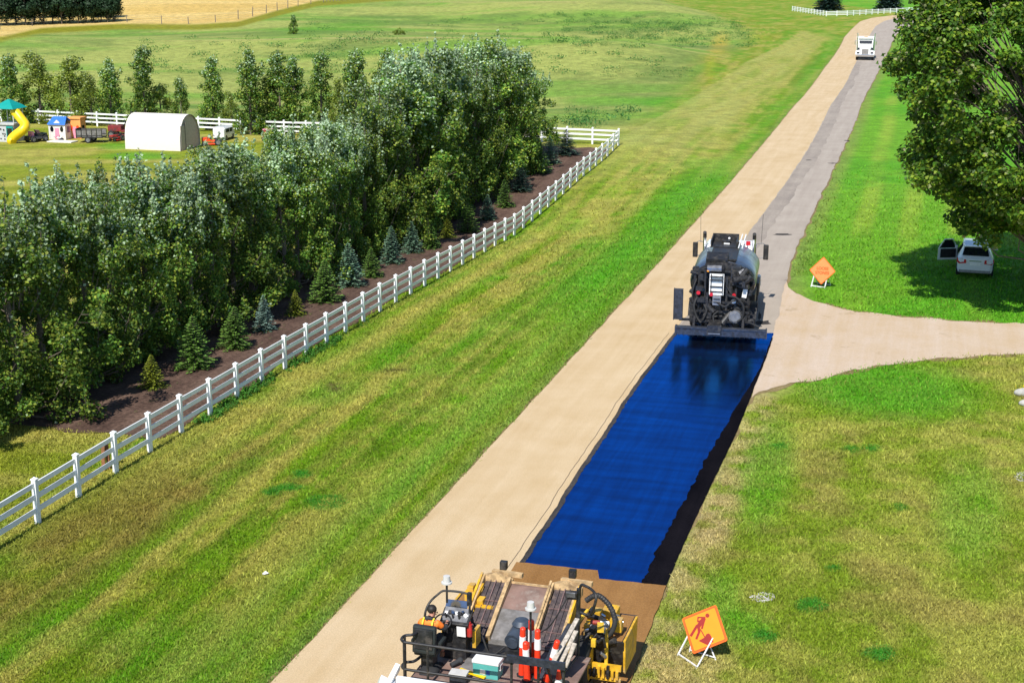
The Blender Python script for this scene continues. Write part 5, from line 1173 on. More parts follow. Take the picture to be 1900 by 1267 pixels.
o = MB().cyl((0,0,0), (.22,0,.05), .055, n=10).sphere((.24,0,.05), .07).build('boot', 'dark_cloth', None, tuple(sloc(-1.35, -2.75, 1.2)), (0, 0, S_ROT + .9)); tag(o, 'dark work bundle on the platform at the driver\'s feet', 'bundle')
tubes = [(.22, -2.62, 1.10, .02, 'tall orange delineator tube with white band, leftmost of the cluster', 1), (.38, -2.45, 1.22, .0, 'tall orange delineator tube standing highest behind the others', 1), (.40, -2.82, .88, -.05, 'short orange delineator tube with splashed white band in front', 0), (.58, -2.66, 1.12, .0, 'orange delineator tube with white band, middle right of the cluster', 1), (.80, -2.74, 1.0, .24, 'orange delineator tube leaning to the right in the cluster', 1)]
for v, u, h_, lean, lab, two in tubes:
    c = on_deck('delineator_tube', lab, 'traffic tube', v, u, 1.132, 0, 'orange delineators carried on the spreader'); c.rotation_euler = (0, lean, S_ROT)
    part(MB().cyl((0,0,.02), (0,0,h_), .075, .062, n=16).cyl((0,0,h_), (0,0,h_ + .025), .062, .045, n=16), 'tube', 'orange_plastic', c)
    part(MB().cyl((0,0,h_*.62), (0,0,h_*.84), .0745, .071, n=16), 'reflective_band', 'white_band', c)
    part(MB().cyl((0,0,0), (0,0,.03), .12, n=8), 'base', 'rubber', c)
c = on_deck('traffic_cone', 'orange traffic cone hanging at the rear right of the spreader', 'cone', 1.22, -3.3, 1.132)
part(MB().cyl((0,0,.03), (0,0,.62), .13, .03, 16), 'cone_body', 'orange_plastic', c); part(MB().box((0,0,.015), (.34,.34,.03)), 'base', 'orange_plastic', c, .01); part(MB().cyl((0,0,.3), (0,0,.42), .089, .068, 16), 'reflective_band', 'white_band', c)
r_ = random.Random(8)
for i, lab in enumerate(('longest grey weathered board tucked beside the right frame', 'split grey board lying over the others on the right frame', 'short grey board at the bottom of the bundle')):
    a_ = sloc(1.02 + .09 * i, -3.0 + .15 * i, 1.75 - .12 * i); b_ = sloc(1.22 + .05 * i, -1.75 - .3 * i, 2.2 - .14 * i)
    m_ = (a_ + b_) / 2
    o = MB().bar(a_ - m_, b_ - m_, .10, .03).build('weathered_board', 'weathered_wood', None, tuple(m_)); tag(o, lab, 'board', 'boards carried on the spreader')
# the driver
def person():
    root = thing('person', 'driver in orange and black work clothes seated at the spreader controls', 'person', tuple(sloc(-1.82, -2.86, 1.66)), S_ROT)
    def skin(name, m, J, E_, par, root_i=0):
        me = bpy.data.meshes.new(name); me.from_pydata([j[0] for j in J], E_, []); me.materials.append(M[m])
        o = link(name, me, par); md = o.modifiers.new('skin', 'SKIN'); md.use_smooth_shade = True
        lay = me.skin_vertices[0] if me.skin_vertices else None
        if lay is None:
            bm = bmesh.new(); bm.from_mesh(me); bm.verts.layers.skin.verify(); bm.to_mesh(me); bm.free(); lay = me.skin_vertices[0]
        for i, j in enumerate(J):
            lay.data[i].radius = (j[1], j[2] if len(j) > 2 else j[1]); lay.data[i].use_root = (i == root_i)
        s = o.modifiers.new('sub', 'SUBSURF'); s.levels = 1; s.render_levels = 2
        return o
    # joints: pelvis, waist, chest, neck, head base, head mid, crown, then arms and legs
    J = [((0,0,.08),.13,.11),((0,.0,.26),.13,.10),((.02,.04,.46),.16,.11),((.03,.07,.60),.055,.055),((.05,.09,.67),.062,.07),((.07,.12,.75),.078,.095),((.07,.12,.84),.062,.075),
         ((-.17,.05,.52),.065),((-.27,.16,.32),.048),((-.12,.40,.38),.038),((-.06,.46,.40),.034),
         ((.20,.06,.52),.065),((.32,.18,.33),.048),((.28,.42,.40),.038),((.29,.49,.42),.034),
         ((-.11,.02,.05),.095),((-.14,.42,.08),.075),((-.14,.47,-.32),.05),((-.14,.58,-.36),.045),
         ((.11,.02,.05),.095),((.14,.42,.08),.075),((.14,.47,-.32),.05),((.14,.58,-.36),.045)]
    # five fingers on each hand
    E_ = [(0,1),(1,2),(2,3),(3,4),(4,5),(5,6),(2,7),(7,8),(8,9),(9,10),(2,11),(11,12),(12,13),(13,14),(0,15),(15,16),(16,17),(17,18),(0,19),(19,20),(20,21),(21,22)]
    for h_, s in ((10, -1), (14, 1)):
        hx, hy, hz = J[h_][0]
        for k, (dx, L_) in enumerate(((-.03,.07),(-.01,.08),(.012,.075),(.032,.06))):
            i0 = len(J); J.append(((hx+dx, hy+.045, hz+.005), .010)); J.append(((hx+dx, hy+.045+L_*.6, hz-.005), .009)); J.append(((hx+dx, hy+.04+L_*.8, hz-.035), .008)); E_ += [(h_, i0), (i0, i0+1), (i0+1, i0+2)]
        i0 = len(J); J.append(((hx - s*.045, hy+.01, hz), .011)); J.append(((hx - s*.06, hy+.05, hz-.02), .009)); E_ += [(h_, i0), (i0, i0+1)]
    body = skin('body', 'skin', J, E_, root)
    # face pieces: the head looks down to the right
    fc_ = Vector((.07,.12,.76)); fd = Vector((.72,.55,-.35)).normalized(); sd = fd.cross(Vector((0,0,1))).normalized(); up = sd.cross(fd)
    part(MB().sphere(fc_ + fd*.105 - up*.012, .018, 8, 6), 'nose', 'skin', body)
    for s in (-1, 1):
        part(MB().sphere(fc_ + fd*.085 + sd*.032*s + up*.015, .010, 8, 6), 'eye', 'hair', body)
        part(MB().sphere(fc_ + sd*.088*s - fd*.01, .022, 8, 6, (.5, 1, 1.3)), 'ear', 'skin', body)
    part(MB().sphere(fc_ + fd*.090 - up*.055, .02, 8, 6, (1, 1, .4)), 'mouth', 'red_lens', body)
    part(MB().sphere(fc_ - fd*.028 + Vector((0,0,.045)), .108, 16, 10, (1, 1, .92)), 'hair', 'hair', body)
    vt = [((0,0,.10),.15,.13),((0,.0,.26),.15,.12),((.02,.04,.46),.18,.13),((.025,.06,.55),.10,.09),((-.17,.05,.52),.085),((-.24,.13,.39),.07),((.20,.06,.52),.085),((.28,.14,.40),.07)]
    vest = skin('vest', 'hivis', vt, [(0,1),(1,2),(2,3),(2,4),(4,5),(2,6),(6,7)], root)
    for x in (-.1, .12): part(MB().tube(curve([(x,-.09,.12),(x,-.11,.36),(x,-.075,.56),(x,.04,.63)]), .022, 6), 'stripe', 'hivis_yellow', vest)
    part(MB().tube(curve([(.0,.0,.59),(-.07,.04,.62),(.0,.0,.645),(.09,.04,.62),(.05,.10,.62)]), .04, 6), 'collar', 'dark_cloth', vest)
    skin('sleeves', 'dark_cloth', [((.02,.04,.44),.05),((-.17,.05,.50),.07),((-.27,.16,.32),.056),((-.16,.34,.365),.048),((.20,.06,.50),.07),((.32,.18,.33),.056),((.29,.36,.385),.048)], [(0,1),(1,2),(2,3),(0,4),(4,5),(5,6)], root)
    skin('trousers', 'dark_cloth', [((0,0,.08),.14,.12),((-.11,.02,.05),.105),((-.14,.42,.08),.085),((-.14,.47,-.30),.06),((.11,.02,.05),.105),((.14,.42,.08),.085),((.14,.47,-.30),.06)], [(0,1),(1,2),(2,3),(0,4),(4,5),(5,6)], root)
    for s in (-1, 1): part(MB().box((s*.14, .55, -.41), (.1, .28, .1), taper=(.8, .7)), 'boot', 'brown_wood', root, .02)
person()
# supply truck backed up behind the spreader: only the top of its white box shows
c = thing('dump_truck', 'white dump box of a supply truck backed up to the spreader', 'truck', tuple(sloc(-.35, -5.6, 0) - Vector((0, 0, .054))), S_ROT)
part(MB().bb(-1.22, 1.22, -5.6, -.02, 1.2, 1.28).bb(-1.22, -1.14, -5.6, 0, 1.28, 2.35).bb(1.14, 1.22, -5.6, 0, 1.28, 2.35), 'box_body', 'white_paint', c)
part(MB().bb(-1.13, 1.13, -.06, .02, 1.29, 2.42), 'tailgate', 'white_paint', c)
part(MB().box((-1.2, -.05, 2.42), (.10, .5, .22), (.5, .25, 0)).box((-1.34, -.3, 2.36), (.14, .34, .16), (.2, .5, .3)), 'tarp_arm', 'white_paint', c, .02)
part(MB().bb(-.45, .45, -8.0, -.3, .85, 1.18), 'chassis', 'black_steel', c)
wm = wheel_meshes(.52, .3)
for x in (-1.02, 1.02):
    for y in (-1.2, -2.5, -7.2): wheel(wm, c, (x, y, .52))
part(MB().bb(-1.1, 1.1, -8.0, -6.0, 1.0, 2.9), 'cab', 'white_paint', c, .08)

# ------------------------------------------------------------------ white truck coming down the road
WAZ = R(15.0) + math.pi
wt = thing('white_truck', 'white conventional truck with chrome grille driving down the far road', 'truck', tuple(P(1604, 113) + Vector((0, 0, .04))), -R(14), scale=1.16)
def white_truck(T):   # faces local -Y
    def sec(y, w, zb, zt, r=.12): return [(-w, y, zb), (w, y, zb), (w, y, zt - r), (w - r, y, zt), (-w + r, y, zt), (-w, y, zt - r)]
    part(MB().loft([sec(.25, .62, .75, 1.55), sec(.5, .72, .7, 1.72), sec(1.9, .85, .7, 1.95)]), 'hood', 'white_paint', T)
    part(MB().bb(-.44, .44, .18, .26, .78, 1.50), 'grille_shell', 'chrome', T)
    for i in range(7): part(MB().bb(-.39 + i*.115, -.33 + i*.115, .15, .19, .84, 1.44), 'grille_slat', 'grey_steel', T)
    part(MB().bb(-1.22, 1.22, 0, .2, .48, .78), 'bumper', 'chrome', T, .03)
    wm = wheel_meshes(.52, .3, 'chrome')
    for s in (-1, 1):
        mb = MB(); secs = []
        for k in range(9):
            a = math.pi*k/8; secs.append([(s*1.24, .95+.75*math.cos(a), .6+.62*math.sin(a)), (s*.66, .95+.75*math.cos(a), .6+.78*math.sin(a)), (s*.66, .95+.66*math.cos(a), .6+.5*math.sin(a)), (s*1.24, .95+.66*math.cos(a), .6+.5*math.sin(a))])
        part(mb.loft(secs), 'fender', 'white_paint', T)
        part(MB().bb(min(s*.72, s*1.08), max(s*.72, s*1.08), .16, .24, .92, 1.1), 'headlight', 'glass_dark', T, .02)
        wheel(wm, T, (s*1.03, .95, .52)); wheel(wm, T, (s*.98, 5.2, .52)); wheel(wm, T, (s*.98, 6.5, .52))
        part(MB().tube([(s*1.12, 3.5, .9), (s*1.12, 3.5, 3.25), (s*1.17, 3.45, 3.42)], .085, 12), 'exhaust_stack', 'chrome', T)
        m_ = part(MB().box((s*1.38, 2.2, 2.2), (.18, .1, .5)), 'mirror', 'chrome', T, .03)
        part(MB().tube([(s*1.0, 2.3, 2.5), (s*1.38, 2.2, 2.5)], .02, 6).tube([(s*1.0, 2.3, 1.9), (s*1.38, 2.2, 1.95)], .02, 6), 'mirror_arm', 'chrome', m_)
        part(MB().cyl((s*.92, .9, 1.3), (s*.92, 1.2, 1.5), .14, n=12), 'air_cleaner', 'glass_dark', T)
        part(MB().cyl((s*1.0, 2.2, .75), (s*1.0, 3.3, .75), .3, n=16), 'fuel_tank', 'chrome', T)
    cab = part(MB().loft([sec(1.85, .98, .8, 2.0), sec(2.2, 1.02, .8, 2.85), sec(2.35, 1.02, .8, 2.95), sec(3.4, 1.02, .8, 2.95)]), 'cab', 'white_paint', T)
    part(MB().quad((-.84, 1.86, 2.08), (.84, 1.86, 2.08), (.86, 2.12, 2.64), (-.86, 2.12, 2.64)), 'windscreen', 'glass_dark', cab)
    part(MB().box((0, 2.0, 2.80), (1.9, .34, .05), (-.35, 0, 0)), 'sun_visor', 'white_paint', cab)
    part(MB().bb(-.25, .25, 2.3, 2.4, 2.96, 3.04), 'roof_light', 'amber_lens', cab)
    part(MB().bb(-1.24, 1.24, 3.75, 8.4, 1.05, 2.35).bb(-1.26, 1.26, 3.70, 3.78, 1.05, 3.02), 'dump_box', 'white_paint', T, .02)
    part(MB().bb(-.45, .45, 1.5, 8.2, .7, 1.0), 'chassis', 'black_steel', T)
white_truck(wt)

# ------------------------------------------------------------------ parked cars (face local +Y, rear towards the camera)
def car(T, open_door):
    def sec(y, w, wr, zb, belt, zt):
        return [(-w*.93, y, zb), (w*.93, y, zb), (w, y, zb+.18), (w, y, belt-.12), (w*.97, y, belt), (wr, y, zt-.06), (wr*.9, y, zt), (-wr*.9, y, zt), (-wr, y, zt-.06), (-w*.97, y, belt), (-w, y, belt-.12), (-w, y, zb+.18)]
    S = [sec(0, .74, .60, .42, .98, 1.02), sec(.06, .84, .66, .32, 1.0, 1.06), sec(.12, .88, .70, .30, 1.02, 1.12), sec(.55, .90, .62, .28, 1.03, 1.56), sec(.75, .91, .64, .27, 1.03, 1.63), sec(1.7, .92, .66, .26, 1.02, 1.68), sec(2.6, .92, .65, .26, 1.0, 1.62), sec(3.35, .91, .72, .26, .98, 1.06), sec(4.2, .88, .74, .28, .90, .96), sec(4.5, .78, .66, .34, .76, .80)]
    b = part(MB().loft(S, True, True, False), 'body', 'car_white', T)
    part(MB().quad((-.66, .135, 1.17), (.66, .135, 1.17), (.575, .50, 1.545), (-.575, .50, 1.545)), 'rear_window', 'glass_dark', b)
    part(MB().bb(-.60, .60, .40, .72, 1.585, 1.62), 'roof_spoiler', 'car_white', b, .01)
    for s in (-1, 1):
        part(MB().prism([(s*.44, -.05, .80), (s*.80, -.03, .76), (s*.93, .14, .84), (s*.90, .14, 1.02), (s*.46, -.04, .98)], (0, .12, 0)), 'tail_light', 'red_lens', b)
        part(MB().quad((s*.905, .85, 1.06), (s*.905, 1.65, 1.06), (s*.70, 1.65, 1.56), (s*.68, .95, 1.52)).quad((s*.905, 1.75, 1.06), (s*.905, 3.05, 1.04), (s*.73, 2.55, 1.52), (s*.70, 1.75, 1.56)), 'side_window', 'glass_dark', b)
        part(MB().tube(curve([(s*.6, .8, 1.66), (s*.63, 1.1, 1.73), (s*.63, 2.2, 1.72), (s*.6, 2.5, 1.66)]), .022, 6), 'roof_rail', 'chrome', b)
        part(MB().box((s*1.02, 2.85, 1.08), (.2, .12, .14)), 'wing_mirror', 'car_white', b, .03)
    part(MB().bb(-.26, .26, -.022, .0, .68, .82), 'number_plate', 'white_band', b)
    part(MB().bb(-.30, .30, -.02, .02, .90, .94), 'boot_trim', 'chrome', b)
    part(MB().bb(-.78, .78, .0, .08, .30, .44), 'bumper_skirt', 'grey_steel', b)
    part(MB().bb(-.2, .2, -.01, .0, 1.26, 1.27), 'wiper', 'rubber', b)
    wm = wheel_meshes(.34, .22, 'chrome')
    for s in (-1, 1):
        for y in (.85, 3.55): wheel(wm, T, (s*.82, y, .34))
    if open_door:
        part(MB().bb(-.935, -.925, 1.75, 2.85, .42, 1.5), 'interior_shade_panel', 'dark_cloth', T)  # dark panel laid on the closed side for the unlit interior
        d = part(MB().bb(-.03, .03, -1.08, 0, -.62, .0), 'door', 'car_white', T, .02)
        d.location = (-.93, 2.85, 1.02); d.rotation_euler = (0, 0, -R(66))
        part(MB().bb(.032, .05, -.96, -.1, -.50, -.02), 'door_lining', 'rubber', d)
        part(MB().tube([(0, -1.06, 0), (.0, -.75, .48), (.0, -.3, .50), (0, -.02, .02)], .025, 6), 'window_frame', 'car_white', d)
        part(MB().quad((0, -1.0, .02), (0, -.73, .45), (0, -.32, .47), (0, -.1, .02)), 'window_glass', 'glass_dark', d)
c = thing('parked_car', 'white hatchback parked in the tree shade with its left door open', 'car', tuple(P(1807, 517)), -R(17.5), 'cars under the big tree'); car(c, True)
c = thing('parked_car', 'white car at the right edge, mostly hidden behind the tree', 'car', tuple(P(1945, 540)), -R(19), 'cars under the big tree'); car(c, False)
# ------------------------------------------------------------------ roadwork signs
def plane_hit(px, py, p0, n):
    d = Vector(ray(px, py)); o = Vector((0, 0, CAM_H)); t = (p0 - o).dot(n) / d.dot(n); return o + d * t
def sign_frame(A, B, tilt):
    """plane through the two front feet, leaning back by tilt"""
    ab = (B - A).normalized(); back = ab.cross(Vector((0, 0, 1))) * -1
    if back.y < 0: back = -back
    up = (Vector((0, 0, 1)) * math.cos(tilt) + back * math.sin(tilt)).normalized()
    n = ab.cross(up).normalized()
    if n.y > 0: n = -n
    return ab, up, n, back
def work_sign():
    A, B, Cb = P(1257, 1216), P(1292, 1240), P(1328, 1224)
    yw = R(36); ab = Vector((math.cos(yw), -math.sin(yw), 0)); back = Vector((math.sin(yw), math.cos(yw), 0)); up = (Vector((0, 0, 1)) * math.cos(R(34)) + back * math.sin(R(34))).normalized(); n = ab.cross(up).normalized(); n = -n if n.y > 0 else n
    root = thing('warning_sign', 'orange sign with digging worker symbol, tilted on white stand in near grass', 'sign', tuple((A + B) / 2)); O = (A + B) / 2
    q = lambda x, y: plane_hit(1200 + x / 6.777, 1080 + y / 6.777, A + n * .02, n)
    TL, TR, BR, BL = q(432, 452), q(880, 278), q(1013, 730), q(590, 903)
    cen = (TL + TR + BR + BL) / 4; e1 = (TR - TL + BR - BL) / 4; e2 = (BL - TL + BR - TR) / 4
    W = lambda s, t, o=0.0: cen + e1 * s + e2 * t + n * o - O
    def rounded(r, c_=.12, k=5):
        pts = []
        for (sx, sy, a0) in ((1, 1, 0), (-1, 1, 90), (-1, -1, 180), (1, -1, 270)):
            for i in range(k + 1):
                a = R(a0 + 90 * i / k); pts.append((sx * (r - c_) + c_ * math.cos(a), sy * (r - c_) + c_ * math.sin(a)))
        return pts
    pn = part(MB().prism([W(s, t, -.012) for s, t in rounded(1)], n * .012), 'sign_panel', 'sign_border', root)
    part(MB().prism([W(s, t, .001) for s, t in rounded(.90, .08)], n * .002), 'sign_line', 'sign_red', pn)
    part(MB().prism([W(s, t, .003) for s, t in rounded(.88, .07)], n * .002), 'sign_face', 'sign_orange', pn)
    # symbol, measured on the face
    T0, U0, V0 = np.array([432, 452.]), np.array([448, -174.]), np.array([158, 451.])
    Ainv = np.linalg.inv(np.stack([U0, V0], 1))
    def st(x, y): a = Ainv @ (np.array([x, y]) - T0); return a[0] * 2 - 1, a[1] * 2 - 1
    def wst(x, y, o): s, t = st(x, y); return W(s, t, o)
    mb = MB()
    def stroke(pts, wd, o):
        for (x0, y0), (x1, y1) in zip(pts, pts[1:]):
            d = np.array([x1 - x0, y1 - y0]); l = np.linalg.norm(d); d = d / l; m_ = np.array([-d[1], d[0]]) * wd / 2
            mb.prism([wst(*(np.array([x0, y0]) + m_), o), wst(*(np.array([x1, y1]) + m_), o), wst(*(np.array([x1, y1]) - m_), o), wst(*(np.array([x0, y0]) - m_), o)], n * .001)
    def disc(x, y, r, o, k=16): mb.prism([wst(x + r * math.cos(2*math.pi*i/k), y + r * math.sin(2*math.pi*i/k), o) for i in range(k)], n * .001)
    disc(770, 417, 27, .006)
    stroke([(640, 441), (745, 441)], 18, .0062); stroke([(648, 441), (646, 500)], 17, .0066); stroke([(646, 496), (700, 470)], 16, .0070)
    stroke([(728, 450), (650, 560)], 56, .0074); stroke([(738, 450), (700, 585)], 26, .0078); stroke([(640, 540), (556, 678)], 34, .0082)
    stroke([(655, 545), (668, 630)], 36, .0086); stroke([(668, 620), (630, 715)], 30, .0090); stroke([(682, 588), (742, 690)], 13, .0094)
    mb.prism([wst(x, y, .0098) for x, y in ((662, 735), (742, 690), (762, 650), (790, 641), (812, 655), (856, 745), (775, 787))], n * .001)
    part(mb, 'worker_symbol', 'sign_red', pn)
    # stand
    at = lambda x, y, o=-.02: plane_hit(1200 + x / 6.777, 1080 + y / 6.777, A + n * o, n) - O
    part(MB().bar(A - O, at(560, 590), .028, .028).bar(at(560, 590), at(640, 430), .028, .028), 'leg', 'white_paint', root)
    part(MB().bar(B - O, at(860, 650), .028, .028).bar(at(860, 650), at(640, 430), .028, .028), 'leg', 'white_paint', root)
    part(MB().bar(A - O + (B - A) * .03 + up * .05, B - O - (B - A) * .03 + up * .05, .03, .03), 'brace', 'white_paint', root)
    pk = at(640, 430); D2 = Cb - ab * (B - A).length * .95
    part(MB().bar(Cb - O, pk, .024, .024), 'leg', 'white_paint', root); part(MB().bar(D2 - O, pk, .024, .024), 'leg', 'white_paint', root)
    part(MB().bar(Cb - O + Vector((0,0,.06)), D2 - O + Vector((0,0,.06)), .022, .022), 'brace', 'white_paint', root)
work_sign()
def loose_sign():
    A, B = P(1505, 532), P(1530, 535.5)
    ab, up, n, back = sign_frame(A, B, R(14))
    O = (A + B) / 2
    root = thing('warning_sign', 'faded orange diamond loose stones sign on white stand by the driveway corner', 'sign', tuple(O))
    q = lambda x, y: plane_hit(x, y, A + n * .03, n)
    T_, R_, B_, L_ = q(1530, 477.5), q(1551.4, 504.6), q(1522.3, 527), q(1500.5, 499.8)
    cen = (T_ + R_ + B_ + L_) / 4; e1 = ((R_ - T_) + (B_ - L_)).normalized(); e2 = n.cross(e1).normalized()
    if e2.dot(B_ - R_) < 0: e2 = -e2
    sd = ((R_ - T_).length + (B_ - R_).length + (B_ - L_).length + (L_ - T_).length) / 8
    W = lambda s, t, o=0.0: cen + e1 * (s * sd) + e2 * (t * sd) + n * o - O
    def rounded(r, c_=.1, k=4):
        pts = []
        for (sx, sy, a0) in ((1, 1, 0), (-1, 1, 90), (-1, -1, 180), (1, -1, 270)):
            for i in range(k + 1):
                a = R(a0 + 90 * i / k); pts.append((sx * (r - c_) + c_ * math.cos(a), sy * (r - c_) + c_ * math.sin(a)))
        return pts
    pn = part(MB().prism([W(s, t, -.012) for s, t in rounded(1)], n * .012), 'sign_panel', 'sign_border', root)
    part(MB().prism([W(s, t, .001) for s, t in rounded(.93, .07)], n * .002), 'sign_face', 'sign_fade', pn)
    # lettering lies across the diamond
    rt = (W(1, -1) - W(-1, 1)); rt = rt.normalized()
    if rt.x < 0: rt = -rt
    dn = n.cross(rt).normalized()
    upv = -dn if dn.z < 0 else dn
    for txt, off in (('LOOSE', .10), ('STONES', -.12)):
        cu = bpy.data.curves.new('lettering', 'FONT'); cu.body = txt; cu.size = .205; cu.align_x = 'CENTER'; cu.align_y = 'CENTER'; cu.extrude = .002; cu.offset = .006; cu.materials.append(M['sign_text'])
        tmp = bpy.data.objects.new('lettering', cu); col.objects.link(tmp); bpy.context.view_layer.update()
        me = bpy.data.meshes.new_from_object(tmp.evaluated_get(bpy.context.evaluated_depsgraph_get())); bpy.data.objects.remove(tmp)
        o = link('lettering', me, pn)
        m_ = Matrix((rt, upv, rt.cross(upv))).transposed().to_4x4(); m_.translation = cen - O + upv * off + rt * .0 + n * .007
        o.matrix_local = m_
    at = lambda x, y, o=-.02: plane_hit(x, y, A + n * o, n) - O
    part(MB().bar(A - O, at(1511, 510), .05, .04), 'leg', 'white_paint', root); part(MB().bar(B - O, at(1535, 514), .05, .04), 'leg', 'white_paint', root)
    part(MB().bar(A - O + up * .06, B - O + up * .06, .05, .05), 'brace', 'white_paint', root)
    for F_ in (A, B): part(MB().bar(F_ - O + back * .75, F_ - O + up * .8 - n * .02, .035, .035), 'leg', 'white_paint', root)
    part(MB().bar(A - O + back * .7 + Vector((0,0,.06)), B - O + back * .7 + Vector((0,0,.06)), .035, .035), 'brace', 'white_paint', root)
loose_sign()

# ------------------------------------------------------------------ the yard: tent, play things, garden machines
YR = -R(17)
def yard(name, label, cat, px, py, rz=YR, group=None, scale=1.0): return thing(name, label, cat, tuple(G(px, py)), rz, group, scale)
# shelter tent: length along local X, end wall at +X
c = yard('shelter_tent', 'white arched shelter tent with end wall greyed for shade in the yard', 'tent', 303, 274)
def arch(x, k=1.0, n=14):
    o = []
    for i in range(n + 1):
        t = i / n; a = math.pi * (1 - t); y = 1.75 * math.cos(a) * k; zz = 2.95 * (math.sin(a) ** .62) * (1 - .0 * abs(y)) * k
        o.append((x, y, zz))
    return o
L2 = 2.65
part(MB().loft([arch(-L2), arch(-L2*.33), arch(L2*.33), arch(L2)], False, False, True), 'cover', 'tarp_white', c, fixn=False)
for x, nm in ((-L2 + .03, 'end_wall'), (L2 - .12, 'end_wall')): part(MB().prism(arch(x, .97), (.03, 0, 0)), nm, 'tarp_shade', c)
part(MB().box((L2 - .04, -1.15, 1.05), (.08, .9, 2.1), (0, 0, .12)).box((L2 - .02, -.6, 1.2), (.06, .25, 2.3), (.05, 0, .3)), 'door_flap', 'tarp_shade', c, .02)
for x in (-L2, 0, L2): part(MB().tube(arch(x, .985), .03, 6), 'frame_hoop', 'grey_steel', c)
# play tower with slide
c = yard('play_tower', 'grey play tower with teal roof and curved yellow slide', 'play tower', 24, 262)
T = c
part(MB().loft([[(-.85,-.8,0),(.75,-.8,0),(.75,.8,0),(-.85,.8,0)], [(-.8,-.72,1.5),(.7,-.72,1.5),(.7,.72,1.5),(-.8,.72,1.5)]]), 'rock_base', 'play_grey', T, .06)
part(MB().bb(-.95, .85, -.85, .85, 1.5, 1.68), 'floor_ledge', 'play_grey', T, .04)
r_ = random.Random(1)
for i in range(7): part(MB().sphere((r_.uniform(-.7, -.1), -.79, r_.uniform(.25, 1.3)), .07, 8, 5), 'climbing_hold', 'glass_dark', T)
part(MB().prism([(.1,-.83,.1),(.62,-.83,.1),(.62,-.83,1.0),(.5,-.83,1.2),(.22,-.83,1.2),(.1,-.83,1.0)], (0,.03,0)), 'doorway', 'glass_dark', T)
part(MB().bb(.02,.09,-.86,-.8,.05,1.3).bb(.63,.70,-.86,-.8,.05,1.3).bb(.02,.70,-.86,-.8,1.25,1.4), 'door_surround', 'play_teal', T)
for x in (-.85, .75):
    for y in (-.7, .7): part(MB().tube([(x, y, 1.6), (x, y, 3.1)], .05, 8), 'post', 'grey_plastic', T)
rf = MB(); b_ = [(-1.15,-1.1,2.95),(1.05,-1.1,2.95),(1.05,1.1,2.95),(-1.15,1.1,2.95)]
rf.loft([b_, [(-.8,-.75,3.25),(.7,-.75,3.25),(.7,.75,3.25),(-.8,.75,3.25)], [(-.12,-.08,3.72),(.02,-.08,3.72),(.02,.08,3.72),(-.12,.08,3.72)]]); part(rf, 'roof', 'play_teal', T, .02)
path = curve([(.55,-.3,2.7),(.9,-.4,2.55),(1.5,-.55,2.0),(2.0,-.8,1.55),(1.9,-1.15,1.15),(1.3,-1.35,.7),(.95,-1.5,.3),(1.25,-1.65,.18)], 5)
part(MB().tube(path, [.36,.38,.40] + [.42]*(len(path)-6) + [.40,.36,.30], 14), 'slide', 'yellow_clean', T)
# toy jeep
c = yard('toy_jeep', 'small dark ride-on toy jeep parked under the slide', 'toy car', 68, 263, -R(40))
part(MB().bb(-.5,.5,-.9,.9,.25,.55).bb(-.45,.45,-.1,.85,.55,.75), 'body', 'glass_dark', c, .05)
part(MB().box((0,.15,.85),(.8,.05,.4),(.4,0,0)), 'windscreen', 'rust_grate', c); part(MB().bb(-.35,.35,-.6,-.4,.5,.95), 'seat', 'play_pink', c, .04)
wm = wheel_meshes(.27, .22)
for x in (-.5,.5):
    for y in (-.6,.6): wheel(wm, c, (x,y,.27))
# playhouses
def playhouse(label, px, py, wall, trim, roof, w, d, h, door, gable, oval):
    c = yard('playhouse', label, 'playhouse', px, py, YR + .1)
    wl_ = part(MB().bb(-w/2,w/2,-d/2,d/2,0,h), 'wall', wall, c, .04)
    if gable:
        part(MB().prism([(-w*.32,-d/2-.02,h-.02),(w*.32,-d/2-.02,h-.02),(0,-d/2-.02,h+.42)], (0,.12,0)), 'gable', wall, c)
        part(MB().prism([(-w/2-.12,-d/2-.15,h),(w/2+.12,-d/2-.15,h),(w/2-.1,0,h+.62),(-w/2+.1,0,h+.62)], (0,.02,.06)).prism([(-w/2-.12,d/2+.15,h),(w/2+.12,d/2+.15,h),(w/2-.1,0,h+.62),(-w/2+.1,0,h+.62)], (0,.02,.06)), 'roof', roof, c)
    else:
        part(MB().bb(-w/2-.1,w/2+.1,-d/2-.1,d/2+.1,h,h+.16), 'roof', roof, c, .04)
    part(MB().bb(door-.2,door+.2,-d/2-.03,-d/2,.02,1.05), 'door', trim, c, .02)
    for x in oval: part(MB().prism([(x+.16*math.cos(2*math.pi*i/14), -d/2-.03, .95+.24*math.sin(2*math.pi*i/14)) for i in range(14)], (0,.05,0)), 'window', 'glass_dark' if gable else 'red_orange', c)
    part(MB().bb(w/2,w/2+.03,-.2,.2,.6,1.15), 'window', 'glass_dark', c)
    for x in (-w/2,w/2): part(MB().bb(x-.06,x+.06,-d/2-.04,-d/2+.06,0,h), 'corner_post', 'white_paint' if gable else wall, c)
playhouse('cream and pink playhouse with blue roof beside the black trailer', 114, 258, 'play_cream', 'play_pink', 'play_blue', 1.5, 1.3, 1.35, -.02, True, (-.5, .45))
playhouse('orange playhouse with pink door between cream playhouse and trailer', 145, 256, 'play_orange', 'play_pink', 'play_orange', 1.15, 1.1, 1.75, .02, False, (-.3, .32))
o = MB().box((0,0,.06),(2.5,1.1,.1)).build('ground_slab', 'concrete_pale', None, tuple(G(116, 264)), (0,0,YR), bevel=.01); tag(o, 'flat pale slab lying in the grass before the playhouses', 'slab')
